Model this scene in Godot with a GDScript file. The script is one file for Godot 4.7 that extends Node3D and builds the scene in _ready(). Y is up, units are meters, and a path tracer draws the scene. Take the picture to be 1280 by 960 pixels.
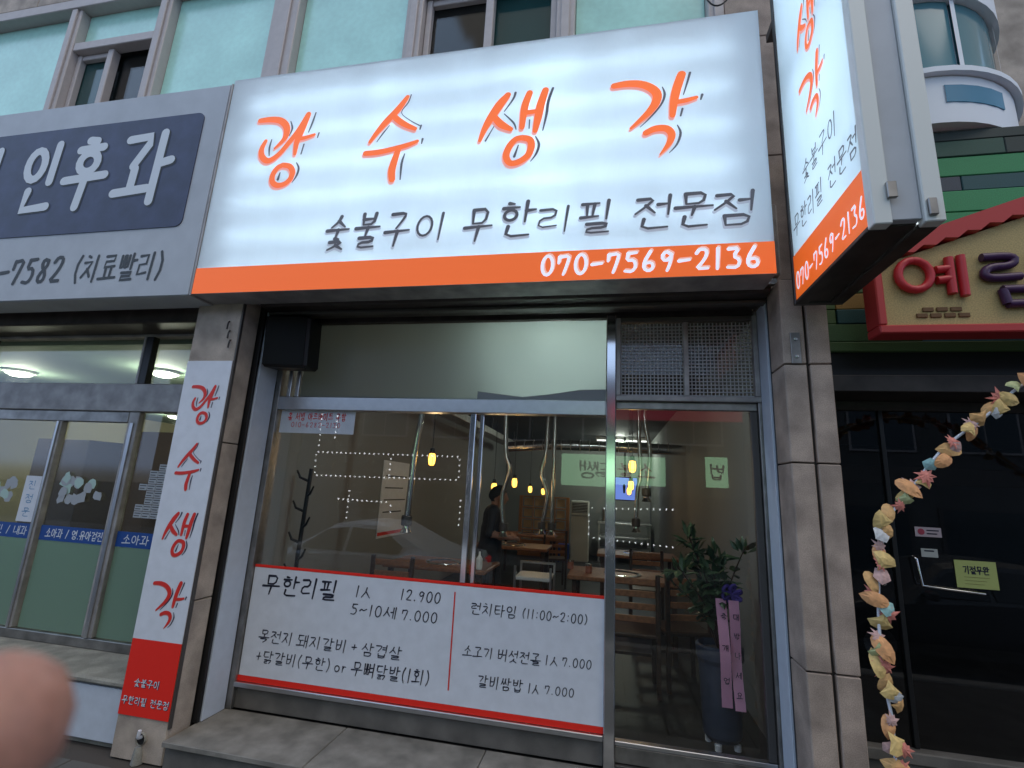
extends Node3D
# A restaurant shopfront with a backlit sign on a street under an overcast sky.

var M := {}
var taken := {}
var rng := RandomNumberGenerator.new()
var meshes := {}

# ---------------------------------------------------------------- helpers: nodes
func numbered(called: String) -> String:
	var n: int = taken.get(called, 0)
	taken[called] = n + 1
	return called if n == 0 else "%s_%03d" % [called, n]

func thing(called: String, label: String, category: String, at := Vector3.ZERO, turn := 0.0, group := "") -> Node3D:
	var o := Node3D.new()
	o.name = numbered(called)
	add_child(o)
	o.position = at
	o.rotation.y = turn
	o.set_meta("label", label)
	o.set_meta("category", category)
	if group:
		o.set_meta("group", group)
	return o

func part(parent: Node, called: String, mesh: Mesh, m: Material, at := Vector3.ZERO, rot := Vector3.ZERO, label := "") -> MeshInstance3D:
	var o := MeshInstance3D.new()
	o.name = called
	o.mesh = mesh
	o.material_override = m
	o.position = at
	o.rotation = rot
	parent.add_child(o, true)
	if label:
		o.set_meta("label", label)
	return o

func struct(called: String, mesh: Mesh, m: Material, at := Vector3.ZERO, rot := Vector3.ZERO) -> MeshInstance3D:
	var o := part(self, called, mesh, m, at, rot)
	o.set_meta("kind", "structure")
	return o

func stuff(o: Node) -> Node:
	o.set_meta("kind", "stuff")
	return o

func copy_of(root: Node3D, at: Vector3, turn: float, label := "") -> Node3D:
	var r: Node3D = root.duplicate()
	var base: String = root.name
	r.name = numbered(base)
	add_child(r)
	r.position = at
	r.rotation.y = turn
	if label:
		r.set_meta("label", label)
	return r

# ---------------------------------------------------------------- helpers: shapes
func tri(st: SurfaceTool, a: Vector3, b: Vector3, c: Vector3, n: Vector3) -> void:
	var f := (b - a).cross(c - a)
	if f.dot(n) > 0:
		var t := b
		b = c
		c = t
		f = -f
	var k := -f.normalized()
	for v in [a, b, c]:
		st.set_normal(k)
		st.set_uv(Vector2(v.x, -v.y))
		st.add_vertex(v)

func quad(st: SurfaceTool, a: Vector3, b: Vector3, c: Vector3, d: Vector3, n: Vector3) -> void:
	tri(st, a, b, c, n)
	tri(st, a, c, d, n)

func mb() -> SurfaceTool:
	var st := SurfaceTool.new()
	st.begin(Mesh.PRIMITIVE_TRIANGLES)
	return st

# a box with chamfered edges, centred on c
func bx(st: SurfaceTool, c: Vector3, s: Vector3, bevel := 0.003) -> void:
	var h := s / 2.0
	var b := minf(bevel, minf(h.x, minf(h.y, h.z)) * 0.6)
	for ax in 3:
		var u := (ax + 1) % 3
		var v := (ax + 2) % 3
		for sg in [-1.0, 1.0]:
			var q := []
			for k in [[-1, -1], [1, -1], [1, 1], [-1, 1]]:
				var p := Vector3.ZERO
				p[ax] = sg * h[ax]
				p[u] = k[0] * (h[u] - b)
				p[v] = k[1] * (h[v] - b)
				q.append(c + p)
			var n := Vector3.ZERO
			n[ax] = sg
			quad(st, q[0], q[1], q[2], q[3], n)
		if b > 0.0:
			for su in [-1.0, 1.0]:
				for sv in [-1.0, 1.0]:
					var e := []
					for k in [[-1, 0], [1, 0], [1, 1], [-1, 1]]:
						var p := Vector3.ZERO
						p[ax] = k[0] * (h[ax] - b)
						p[u] = su * (h[u] - (b if k[1] == 0 else 0.0))
						p[v] = sv * (h[v] - (0.0 if k[1] == 0 else b))
						e.append(c + p)
					var n := Vector3.ZERO
					n[u] = su
					n[v] = sv
					quad(st, e[0], e[1], e[2], e[3], n)
	if b > 0.0:
		for sx in [-1.0, 1.0]:
			for sy in [-1.0, 1.0]:
				for sz in [-1.0, 1.0]:
					var g := Vector3(sx, sy, sz)
					var k := h - Vector3(b, b, b)
					tri(st, c + g * Vector3(h.x, k.y, k.z), c + g * Vector3(k.x, h.y, k.z), c + g * Vector3(k.x, k.y, h.z), g)

func box(s: Vector3, bevel := 0.003) -> Mesh:
	var key := "b%.4f,%.4f,%.4f,%.4f" % [s.x, s.y, s.z, bevel]
	if not meshes.has(key):
		var st := mb()
		bx(st, Vector3.ZERO, s, bevel)
		meshes[key] = st.commit()
	return meshes[key]

# box from corner to corner as a part
func bar(parent: Node, called: String, lo: Vector3, hi: Vector3, m: Material, bevel := 0.003, label := "") -> MeshInstance3D:
	return part(parent, called, box(hi - lo, bevel), m, (lo + hi) / 2.0, Vector3.ZERO, label)

func frame_of(pts: Array, i: int) -> Vector3:
	var a: Vector3 = pts[maxi(i - 1, 0)]
	var b: Vector3 = pts[mini(i + 1, pts.size() - 1)]
	return (b - a).normalized()

# tube along points, radii may be one number or an array
func add_tube(st: SurfaceTool, pts: Array, radius, seg := 10, caps := true) -> void:
	var up := Vector3.UP
	if absf(frame_of(pts, 0).dot(up)) > 0.9:
		up = Vector3.RIGHT
	var rings := []
	var norms := []
	for i in pts.size():
		var t := frame_of(pts, i)
		var s := t.cross(up).normalized()
		up = s.cross(t).normalized()
		var r: float = radius[i] if radius is Array else radius
		var ring := []
		var nn := []
		for k in seg:
			var a := TAU * k / seg
			var d := s * cos(a) + up * sin(a)
			ring.append(pts[i] + d * r)
			nn.append(d)
		rings.append(ring)
		norms.append(nn)
	for i in pts.size() - 1:
		for k in seg:
			var l := (k + 1) % seg
			var q := [[i, k], [i, l], [i + 1, l], [i, k], [i + 1, l], [i + 1, k]]
			var f: Vector3 = (rings[i][l] - rings[i][k]).cross(rings[i + 1][l] - rings[i][k])
			if f.dot(norms[i][k]) > 0:
				q = [[i, k], [i + 1, l], [i, l], [i, k], [i + 1, k], [i + 1, l]]
			for e in q:
				st.set_normal(norms[e[0]][e[1]])
				st.set_uv(Vector2(float(e[1]) / seg, float(e[0])))
				st.add_vertex(rings[e[0]][e[1]])
	if caps:
		for e in [0, pts.size() - 1]:
			var n := frame_of(pts, e) * (-1.0 if e == 0 else 1.0)
			for k in range(1, seg - 1):
				tri(st, rings[e][0], rings[e][k], rings[e][k + 1], n)

func tube(pts: Array, radius, seg := 10, caps := true) -> Mesh:
	var st := mb()
	add_tube(st, pts, radius, seg, caps)
	return st.commit()

func bez(pts: Array, n := 6) -> Array:   # smooth curve through points
	var out := []
	for i in pts.size() - 1:
		var p0: Vector3 = pts[maxi(i - 1, 0)]
		var p3: Vector3 = pts[mini(i + 2, pts.size() - 1)]
		for k in n:
			out.append((pts[i] as Vector3).cubic_interpolate(pts[i + 1], p0, p3, float(k) / n))
	out.append(pts[-1])
	return out

# lathe round the y axis: profile of (radius, height)
func add_lathe(st: SurfaceTool, profile: Array, seg := 20, at := Vector3.ZERO) -> void:
	for i in profile.size() - 1:
		var a: Vector2 = profile[i]
		var b: Vector2 = profile[i + 1]
		var dn := Vector2(b.y - a.y, a.x - b.x).normalized()
		for k in seg:
			var t0 := TAU * k / seg
			var t1 := TAU * (k + 1) / seg
			var c0 := Vector3(cos(t0), 0, sin(t0))
			var c1 := Vector3(cos(t1), 0, sin(t1))
			var v := [at + c0 * a.x + Vector3.UP * a.y, at + c1 * a.x + Vector3.UP * a.y, at + c1 * b.x + Vector3.UP * b.y, at + c0 * b.x + Vector3.UP * b.y]
			var n := [c0 * dn.x + Vector3.UP * dn.y, c1 * dn.x + Vector3.UP * dn.y, c1 * dn.x + Vector3.UP * dn.y, c0 * dn.x + Vector3.UP * dn.y]
			for o in [[0, 1, 2], [0, 2, 3]]:
				var f: Vector3 = (v[o[1]] - v[o[0]]).cross(v[o[2]] - v[o[0]])
				if f.length_squared() < 1e-14:
					continue
				var ord: Array = o if f.dot(n[0]) < 0 else [o[0], o[2], o[1]]
				for e in ord:
					st.set_normal(n[e])
					st.set_uv(Vector2(v[e].x, -v[e].y))
					st.add_vertex(v[e])

func lathe(profile: Array, seg := 20) -> Mesh:
	var st := mb()
	add_lathe(st, profile, seg)
	return st.commit()

# an outline in the xy plane given thickness in z (front at z = +t/2)
func prism(poly: PackedVector2Array, t: float) -> Mesh:
	var st := mb()
	var idx := Geometry2D.triangulate_polygon(poly)
	for z in [-t / 2, t / 2]:
		for i in range(0, idx.size(), 3):
			tri(st, Vector3(poly[idx[i]].x, poly[idx[i]].y, z), Vector3(poly[idx[i + 1]].x, poly[idx[i + 1]].y, z), Vector3(poly[idx[i + 2]].x, poly[idx[i + 2]].y, z), Vector3(0, 0, z))
	var cw := Geometry2D.is_polygon_clockwise(poly)
	for i in poly.size():
		var a := poly[i]
		var b := poly[(i + 1) % poly.size()]
		var n := Vector3(b.y - a.y, a.x - b.x, 0) * (-1.0 if cw else 1.0)
		quad(st, Vector3(a.x, a.y, -t / 2), Vector3(b.x, b.y, -t / 2), Vector3(b.x, b.y, t / 2), Vector3(a.x, a.y, t / 2), n)
	return st.commit()

# ---------------------------------------------------------------- helpers: materials
func lin(r: float, g: float, b: float) -> Color:
	return Color(r, g, b).linear_to_srgb()

func mat(r: float, g: float, b: float, rough := 0.7, metal := 0.0) -> StandardMaterial3D:
	var m := StandardMaterial3D.new()
	m.albedo_color = lin(r, g, b)
	m.roughness = rough
	m.metallic = metal
	return m

func noise_tex(freq: float, lo: float, hi: float, sd: int, kind := FastNoiseLite.TYPE_SIMPLEX_SMOOTH, size := 512, oct := 4) -> NoiseTexture2D:
	var n := FastNoiseLite.new()
	n.noise_type = kind
	n.frequency = freq
	n.seed = sd
	n.fractal_octaves = oct
	var t := NoiseTexture2D.new()
	t.noise = n
	t.width = size
	t.height = size
	t.seamless = true
	var g := Gradient.new()
	g.set_color(0, Color(lo, lo, lo))
	g.set_color(1, Color(hi, hi, hi))
	t.color_ramp = g
	return t

# grain: world-triplanar fine pattern; stains: a second, coarser one multiplied over it
func grained(m: StandardMaterial3D, fine: Texture2D, scale: float, coarse: Texture2D = null, cscale := 0.5, bump := 0.0) -> StandardMaterial3D:
	m.albedo_texture = fine
	m.uv1_triplanar = true
	m.uv1_world_triplanar = true
	m.uv1_scale = Vector3.ONE * scale
	if coarse:
		m.detail_enabled = true
		m.detail_albedo = coarse
		m.detail_blend_mode = BaseMaterial3D.BLEND_MODE_MUL
		m.detail_uv_layer = BaseMaterial3D.DETAIL_UV_2
		m.uv2_triplanar = true
		m.uv2_world_triplanar = true
		m.uv2_scale = Vector3.ONE * cscale
	if bump > 0.0:
		m.heightmap_enabled = true
		m.heightmap_texture = fine
		m.heightmap_scale = bump
	return m

func glow(r: float, g: float, b: float, energy: float, base := 0.5) -> StandardMaterial3D:
	var m := mat(r * base, g * base, b * base, 0.5)
	m.emission_enabled = true
	m.emission = lin(r, g, b)
	m.emission_energy_multiplier = energy
	return m

func glass(tint := Color(1, 1, 1), alpha := 0.03, rough := 0.0) -> StandardMaterial3D:
	var m := StandardMaterial3D.new()
	m.albedo_color = Color(tint.r, tint.g, tint.b, alpha)
	m.transparency = BaseMaterial3D.TRANSPARENCY_ALPHA
	m.roughness = rough
	return m

func sheer(m: StandardMaterial3D, r: float, g: float, b: float) -> StandardMaterial3D:
	m.backlight_enabled = true
	m.backlight = lin(r, g, b)
	return m

# ---------------------------------------------------------------- helpers: lettering
var CH := "ㄱㄲㄴㄷㄸㄹㅁㅂㅃㅅㅆㅇㅈㅉㅊㅋㅌㅍㅎ"
var JU := "ㅏㅐㅑㅒㅓㅔㅕㅖㅗㅘㅙㅚㅛㅜㅝㅞㅟㅠㅡㅢㅣ"
var JO := " ㄱㄲㄳㄴㄵㄶㄷㄹㄺㄻㄼㄽㄾㄿㅀㅁㅂㅄㅅㅆㅇㅈㅊㅋㅌㅍㅎ"
var PAIR := {"ㄲ": "ㄱㄱ", "ㄸ": "ㄷㄷ", "ㅃ": "ㅂㅂ", "ㅆ": "ㅅㅅ", "ㅉ": "ㅈㅈ", "ㄺ": "ㄹㄱ", "ㄻ": "ㄹㅁ", "ㄼ": "ㄹㅂ", "ㅄ": "ㅂㅅ", "ㄶ": "ㄴㅎ"}
# strokes: lists of x, y in a unit cell, y downward
var S := {
	"ㄱ": [[0, .08, .88, .03, .86, .3, .4, 1]],
	"ㄴ": [[.1, 0, .04, .95, 1, .85]],
	"ㄷ": [[.05, .06, .95, .02], [.12, .08, .04, .98, 1, .9]],
	"ㄹ": [[.05, .06, .92, .02, .86, .46, .1, .5, .04, .98, 1, .9]],
	"ㅁ": [[.1, .06, .16, .97], [.1, .06, .96, .02, .86, .94, .16, .97]],
	"ㅂ": [[.1, 0, .16, .97], [.9, 0, .84, .94, .16, .97], [.14, .5, .86, .46]],
	"ㅅ": [[.56, 0, .42, .5, 0, 1], [.44, .42, .96, .98]],
	"ㅈ": [[.06, .07, .92, .03, .55, .5, 0, 1], [.5, .48, .98, .98]],
	"ㅊ": [[.36, -.08, .62, -.02], [.06, .26, .92, .22, .55, .6, 0, 1], [.5, .58, .98, .98]],
	"ㅋ": [[0, .08, .88, .03, .86, .3, .4, 1], [.1, .5, .76, .44]],
	"ㅌ": [[.05, .05, .95, .02], [.1, .5, .9, .46], [.1, .06, .04, .98, 1, .9]],
	"ㅍ": [[.02, .06, .98, .02], [.3, .08, .35, .9], [.72, .06, .66, .9], [0, .97, 1, .9]],
	"ㅏ": [[.36, 0, .34, 1], [.36, .46, .98, .42]],
	"ㅑ": [[.36, 0, .34, 1], [.36, .34, .98, .3], [.36, .62, .98, .58]],
	"ㅓ": [[.72, 0, .7, 1], [.04, .46, .7, .43]],
	"ㅕ": [[.72, 0, .7, 1], [.04, .33, .7, .3], [.04, .6, .7, .57]],
	"ㅣ": [[.52, 0, .48, 1]],
	"ㅐ": [[.24, .04, .22, .94], [.8, 0, .78, 1], [.24, .48, .79, .45]],
	"ㅔ": [[.5, .04, .48, .94], [.9, 0, .88, 1], [.02, .46, .49, .43]],
	"ㅖ": [[.5, .04, .48, .94], [.9, 0, .88, 1], [.02, .34, .49, .31], [.02, .6, .49, .57]],
	"ㅗ": [[.5, .1, .49, .78], [0, .84, 1, .76]],
	"ㅛ": [[.33, .1, .35, .78], [.66, .1, .65, .76], [0, .84, 1, .76]],
	"ㅜ": [[0, .24, 1, .16], [.52, .2, .46, 1]],
	"ㅠ": [[0, .24, 1, .16], [.34, .22, .28, .98], [.66, .2, .66, .98]],
	"ㅡ": [[0, .54, 1, .46]],
	"人": [[.52, .1, .44, .5, .04, .98], [.46, .44, .98, .98]],
	"1": [[.5, 0, .46, 1]], "2": [[.08, .2, .3, .0, .8, .02, .86, .3, .5, .7, .05, .97, .95, .95]],
	"3": [[.1, .06, .9, .02, .45, .42, .95, .6, .8, .98, .05, .95]], "4": [[.6, 0, .05, .66, .98, .62], [.68, .3, .64, 1]],
	"5": [[.25, .05, .15, .42, .75, .4, .9, .75, .6, 1, .05, .95], [.22, .06, .9, .03]],
	"6": [[.6, 0, .15, .5, .12, .85, .5, 1, .88, .85, .75, .55, .2, .6]], "7": [[.08, .08, .05, .4], [.08, .1, .9, .03, .8, .4, .5, 1]],
	"8": [[.75, .12, .3, .05, .2, .3, .8, .65, .75, .95, .25, .98, .15, .7, .75, .35, .75, .12]], "9": [[.85, .2, .4, .02, .08, .3, .4, .55, .85, .3, .85, .15, .78, .6, .55, 1]],
	"-": [[.05, .55, .95, .5]], "~": [[.02, .6, .25, .42, .55, .58, .98, .4]], "+": [[.5, .2, .48, .8], [.1, .52, .9, .48]],
	"(": [[.8, -.05, .3, .3, .3, .7, .75, 1.05]], ")": [[.2, -.05, .7, .3, .7, .7, .25, 1.05]], ".": [[.45, .93, .55, .96]], ",": [[.5, .9, .4, 1.1]],
	":": [[.5, .28, .5, .34], [.48, .78, .48, .84]], "/": [[.85, 0, .15, 1]], "r": [[.2, .42, .22, 1], [.24, .65, .5, .42, .9, .46]],
}
var WIDE := {"1": .34, "-": .5, "~": .62, "(": .36, ")": .36, ".": .26, ",": .26, ":": .3, "/": .5, " ": .42, "+": .55, "人": .75, "o": .5, "r": .42}

func ring_stroke(x0: float, y0: float, x1: float, y1: float) -> Array:
	var s := []
	for i in 17:
		var a := -PI / 2 - TAU * i / 16.0
		s.append((x0 + x1) / 2 + cos(a) * (x1 - x0) / 2)
		s.append((y0 + y1) / 2 + sin(a) * (y1 - y0) / 2)
	return s

func jamo(j: String) -> Array:
	if j == "ㅇ":
		return [ring_stroke(.04, .02, .94, 1)]
	if j == "0":
		return [ring_stroke(.06, 0, .94, 1)]
	if j == "o":
		return [ring_stroke(.06, .42, .94, 1)]
	if j == "ㅎ":
		return [[.36, -.06, .64, -.02], [.06, .24, .96, .2], ring_stroke(.16, .36, .86, 1)]
	if PAIR.has(j):
		var p: String = PAIR[j]
		return inset(jamo(p[0]), 0, 0, .47, 1) + inset(jamo(p[1]), .53, 0, 1, 1)
	return S[j]

func inset(strokes: Array, x0: float, y0: float, x1: float, y1: float) -> Array:
	var out := []
	for s in strokes:
		var r := []
		for i in range(0, s.size(), 2):
			r.append(x0 + s[i] * (x1 - x0))
			r.append(y0 + s[i + 1] * (y1 - y0))
		out.append(r)
	return out

func syllable(c: String) -> Array:
	var u := c.unicode_at(0)
	if u < 0xAC00 or u > 0xD7A3:
		return inset(jamo(c), 0.04, 0.02, .96, .98)
	u -= 0xAC00
	var a := CH[u / 588]
	var v := JU[(u % 588) / 28]
	var f := JO[u % 28]
	var has := f != " "
	var two := {"ㅘ": ["ㅗ", "ㅏ"], "ㅙ": ["ㅗ", "ㅐ"], "ㅚ": ["ㅗ", "ㅣ"], "ㅝ": ["ㅜ", "ㅓ"], "ㅟ": ["ㅜ", "ㅣ"], "ㅢ": ["ㅡ", "ㅣ"]}
	var out := []
	if two.has(v):
		out += inset(jamo(a), .08, .02, .56, .34 if has else .46)
		out += inset(jamo(two[v][0]), .0, .36 if has else .46, .64, .62 if has else .92)
		out += inset(jamo(two[v][1]), .62, 0, 1, .62 if has else 1.0)
	elif v in "ㅗㅛㅜㅠㅡ":
		out += inset(jamo(a), .18, .02, .82, .34 if has else .48)
		out += inset(jamo(v), .0, .36 if has else .46, 1, .66 if has else 1.0)
	else:
		out += inset(jamo(a), .03, .06, .54, .52 if has else .82)
		out += inset(jamo(v), .58, 0, 1, .58 if has else 1.0)
	if has:
		out += inset(jamo(f), .2, .7, .88, 1.0)
	return out

# a flat stroke of varying width: points are (x, y, width); rises a hair along its length so no two pieces share a plane
func add_stroke(st: SurfaceTool, p: Array, z: float, closed := false) -> float:
	var n := p.size()
	var l := []
	var r := []
	for i in n:
		var a: Vector3 = p[i - 1] if i > 0 else (p[n - 2] if closed else p[0])
		var b: Vector3 = p[i + 1] if i < n - 1 else (p[1] if closed else p[n - 1])
		var d := Vector2(b.x - a.x, b.y - a.y).normalized()
		var c: Vector3 = p[i]
		var s := Vector2(-d.y, d.x) * c.z / 2
		var h := z + i * 0.000008
		l.append(Vector3(c.x + s.x, c.y + s.y, h))
		r.append(Vector3(c.x - s.x, c.y - s.y, h))
	for i in n - 1:
		quad(st, l[i], r[i], r[i + 1], l[i + 1], Vector3.BACK)
	if not closed:
		for e in [0, n - 1]:
			var c: Vector3 = p[e]
			var mid := Vector3(c.x, c.y, l[e].z)
			var from: Vector3 = l[e] - mid
			var last: Vector3 = l[e]
			for k in range(1, 7):
				var q := mid + from.rotated(Vector3.BACK, (PI if e == 0 else -PI) * k / 6)
				tri(st, mid, last, q, Vector3.BACK)
				last = q
	return z + n * 0.000008 + 0.00004

func chaikin(p: Array, times: int) -> Array:
	for t in times:
		var o := [p[0]]
		for i in p.size() - 1:
			if i > 0:
				o.append((p[i] as Vector3).lerp(p[i + 1], .25))
			if i < p.size() - 2:
				o.append((p[i] as Vector3).lerp(p[i + 1], .75))
		o.append(p[-1])
		p = o
	return p

# writing fitted into the rectangle x0, y0 (bottom), x1, y1 (top); weight is the stroke width as a share of the height
func write(st: SurfaceTool, text: String, x0: float, y0: float, x1: float, y1: float, weight := 0.09, slant := 0.0, taper := 0.35, gap := 0.16, z := 0.0, curl := 1) -> float:
	var total := -gap
	for c in text:
		total += _wide(c) + gap
	var k := (x1 - x0) / total
	var x := 0.0
	var h := y1 - y0
	for c in text:
		var w := _wide(c)
		if c != " ":
			for s in syllable(c):
				var p := []
				var m: int = s.size() / 2
				for i in m:
					var wd := h * weight * (1.0 - taper * float(i) / maxf(m - 1, 1)) if m < 16 else h * weight * (1.0 - taper * .4)
					var yy: float = 1.0 - s[i * 2 + 1]
					p.append(Vector3(x0 + (x + s[i * 2] * w) * k + slant * (yy - .5) * h, y0 + yy * h, wd))
				var round: bool = m >= 16
				z = add_stroke(st, p if round else chaikin(p, curl), z, round)
		x += w + gap
	return z

func _wide(c: String) -> float:
	if WIDE.has(c):
		return WIDE[c]
	return .56 if c in "0123456789" else 1.0

func text_mesh(text: String, x0: float, y0: float, x1: float, y1: float, weight := 0.09, slant := 0.0, taper := 0.35, gap := 0.16, curl := 1) -> Mesh:
	var st := mb()
	write(st, text, x0, y0, x1, y1, weight, slant, taper, gap, 0.0, curl)
	return st.commit()

# one part per line, one sub-part per character
func letters(parent: Node, called: String, text: String, x0: float, y0: float, x1: float, y1: float, m: Material, at := Vector3.ZERO, rot := Vector3.ZERO, weight := 0.09, slant := 0.0, taper := 0.35, gap := 0.16, curl := 1) -> void:
	var line := Node3D.new()
	line.name = called
	line.position = at
	line.rotation = rot
	parent.add_child(line, true)
	var total := -gap
	for c in text:
		total += _wide(c) + gap
	var k := (x1 - x0) / total
	var x := x0
	for c in text:
		var w := _wide(c) * k
		if c != " ":
			part(line, "character", text_mesh(c, x, y0, x + w, y1, weight, slant, taper, gap, curl), m)
		x += w + gap * k

# the four brush-written syllables of the shop's name: millimetres from each one's middle, x, y, width
var BRUSH := {
	"gwang": {"at": [-2316, 4019], "body": [[-236, 277, 40, -154, 277, 47, -69, 260, 52, -11, 211, 54, 7, 152, 51, -9, 91, 38, -72, 25, 15], [-158, 94, 31, -179, 33, 41, -167, -30, 46, -122, -72, 46, -75, -64, 43, -21, -20, 40, 33, 55, 40, 102, 154, 46, 161, 284, 43], [161, 280, 43, 131, 163, 48, 104, 66, 45, 103, -38, 27], [120, 83, 33, 173, 90, 30, 236, 106, 22], [21, -122, 40, 77, -137, 42, 109, -185, 44, 100, -238, 42, 59, -276, 39, 0, -283, 42, -42, -250, 42, -47, -189, 42, -19, -140, 40, 21, -122, 40]], "edge": [[220, 292, 10, 203, 205, 15, 184, 132, 8], [24, 241, 8, 46, 179, 15, 29, 118, 6], [-110, 102, 9, -117, 33, 15, -108, -30, 8], [270, 117, 12, 264, 80, 10], [163, 35, 12, 152, -43, 11], [127, -112, 9, 152, -159, 16, 144, -218, 15, 117, -269, 6], [7, -182, 10, -2, -235, 20]]},
	"su": {"at": [-1472, 4031], "body": [[79, 323, 31, 16, 227, 48, -63, 133, 50, -121, 55, 38, -164, -13, 26], [-19, 188, 41, 37, 133, 45, 97, 90, 40, 161, 56, 30], [-187, -102, 40, -92, -102, 42, 17, -87, 39, 113, -68, 37, 187, -44, 25], [56, -89, 41, 34, -191, 50, 25, -260, 52, 34, -323, 45]], "edge": [[105, 338, 8, 89, 276, 10, 47, 199, 6, 115, 130, 7, 191, 79, 9], [202, 78, 14, 197, 49, 10], [-32, 105, 6, -75, 44, 12, -113, -18, 6], [223, -30, 16, 219, -65, 9], [104, -134, 9, 90, -208, 17, 92, -328, 9]]},
	"saeng": {"at": [-634, 4018], "body": [[-40, 258, 42, -93, 187, 61, -151, 85, 55, -185, 10, 41, -211, -73, 24], [-119, 89, 44, -72, 33, 52, -7, -10, 32], [106, 253, 44, 79, 151, 49, 67, -4, 35], [211, 261, 46, 184, 152, 54, 170, 55, 50, 155, -39, 34], [87, 104, 35, 186, 109, 32], [71, -82, 40, 121, -101, 45, 135, -151, 47, 114, -217, 44, 55, -259, 42, 0, -261, 42, -27, -210, 45, -12, -143, 45, 28, -91, 40, 71, -82, 40]], "edge": [[11, 269, 17, -3, 220, 14, -58, 132, 7], [-57, 113, 7, 9, 38, 13, 28, -14, 7], [260, 272, 16, 233, 175, 19, 224, 76, 17, 204, -41, 8], [-122, 24, 7, -173, -80, 12], [115, 47, 9, 114, -16, 8], [159, -82, 9, 183, -142, 17, 168, -209, 14, 134, -260, 6], [49, -135, 8, 26, -216, 18]]},
	"gak": {"at": [262, 4004], "body": [[-246, 248, 41, -153, 253, 49, -62, 231, 53, 5, 175, 57, 13, 110, 54, -36, 27, 42, -143, -75, 17], [163, 278, 52, 134, 183, 54, 115, 90, 49, 104, -10, 36], [131, 81, 32, 192, 87, 31, 246, 100, 22], [-54, -118, 39, 2, -94, 44, 68, -101, 46, 97, -148, 45, 77, -210, 33, 27, -277, 9]], "edge": [[48, 201, 7, 61, 144, 15, 37, 72, 12, -30, -14, 10, -87, -72, 5], [213, 284, 15, 195, 215, 12, 171, 130, 7], [279, 116, 16, 270, 83, 10], [163, 30, 13, 151, -19, 11], [131, -83, 7, 148, -140, 15, 125, -216, 12, 81, -269, 5]]},
}

func brush(parent: Node, called: String, glyph: String, at: Vector2, k: float, m: Material, pos: Vector3, rot := Vector3.ZERO, thin := 1.0) -> void:
	var whole := Node3D.new()
	whole.name = called
	whole.position = pos
	whole.rotation = rot
	parent.add_child(whole, true)
	var z := 0.0
	for s in BRUSH[glyph]["body"]:
		var st := mb()
		z = brush_line(st, s, at, k, thin, z)
		part(whole, "stroke", st.commit(), m)

func brush_line(st: SurfaceTool, s: Array, at: Vector2, k: float, thin: float, z: float) -> float:
	var p := []
	for i in range(0, s.size(), 3):
		p.append(Vector3(s[i], s[i + 1], s[i + 2] * thin) * 0.001 * k + Vector3(at.x, at.y, 0))
	var closed: bool = p[0].distance_to(p[-1]) < 0.002
	return add_stroke(st, bez(p, 4), z, closed)

func brush_edge(parent: Node, glyph: String, at: Vector2, k: float, m: Material, pos: Vector3, rot := Vector3.ZERO, thin := 1.0) -> void:
	var whole := Node3D.new()
	whole.name = "brush_edge"
	whole.position = pos
	whole.rotation = rot
	parent.add_child(whole, true)
	for s in BRUSH[glyph]["edge"]:
		var st := mb()
		brush_line(st, s, at, k, thin, 0.0)
		part(whole, "stroke", st.commit(), m)

# ================================================================ the scene
func _ready() -> void:
	rng.seed = 7
	# camera
	var cam := Camera3D.new()
	cam.name = "camera"
	cam.fov = 76.963
	cam.near = 0.01
	cam.far = 200.0
	cam.position = Vector3(0, 1.72, 3.3)
	cam.rotation = Vector3(deg_to_rad(12.286), deg_to_rad(11.66), deg_to_rad(2.928))
	var lens := CameraAttributesPhysical.new()
	lens.frustum_focal_length = 4.0
	lens.exposure_aperture = 2.6
	lens.frustum_focus_distance = 3.4
	cam.attributes = lens
	add_child(cam)
	cam.fov = 76.963
	cam.near = 0.01
	cam.far = 200.0
	# sky, overcast
	var env := Environment.new()
	env.background_mode = Environment.BG_SKY
	env.tonemap_mode = Environment.TONE_MAPPER_LINEAR
	env.tonemap_exposure = 1.0
	env.sdfgi_enabled = true
	env.ssao_enabled = true
	env.ssil_enabled = true
	var sky := Sky.new()
	var sm := ProceduralSkyMaterial.new()
	sm.sky_top_color = Color(0.75, 0.86, 1.0)
	sm.sky_horizon_color = Color(0.69, 0.79, 0.95)
	sm.sky_curve = 0.3
	sm.ground_bottom_color = Color(0.30, 0.30, 0.30)
	sm.ground_horizon_color = Color(0.55, 0.57, 0.60)
	sm.sky_energy_multiplier = 1.0
	sky.sky_material = sm
	env.sky = sky
	env.background_energy_multiplier = 1.42
	var we := WorldEnvironment.new()
	we.name = "environment"
	we.environment = env
	add_child(we)
	var sun := DirectionalLight3D.new()
	sun.name = "sun"
	sun.light_energy = 0.28
	sun.light_color = Color(1.0, 0.98, 0.95)
	sun.light_angular_distance = 40.0
	sun.shadow_enabled = true
	sun.rotation = Vector3(deg_to_rad(-58), deg_to_rad(46), 0)
	add_child(sun)

	materials()
	street()
	building()
	shopfront()
	signs()
	shop_room()
	shop_things()
	clinic()
	neighbour()
	across_the_road()
	small_things()
	finger()

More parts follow.
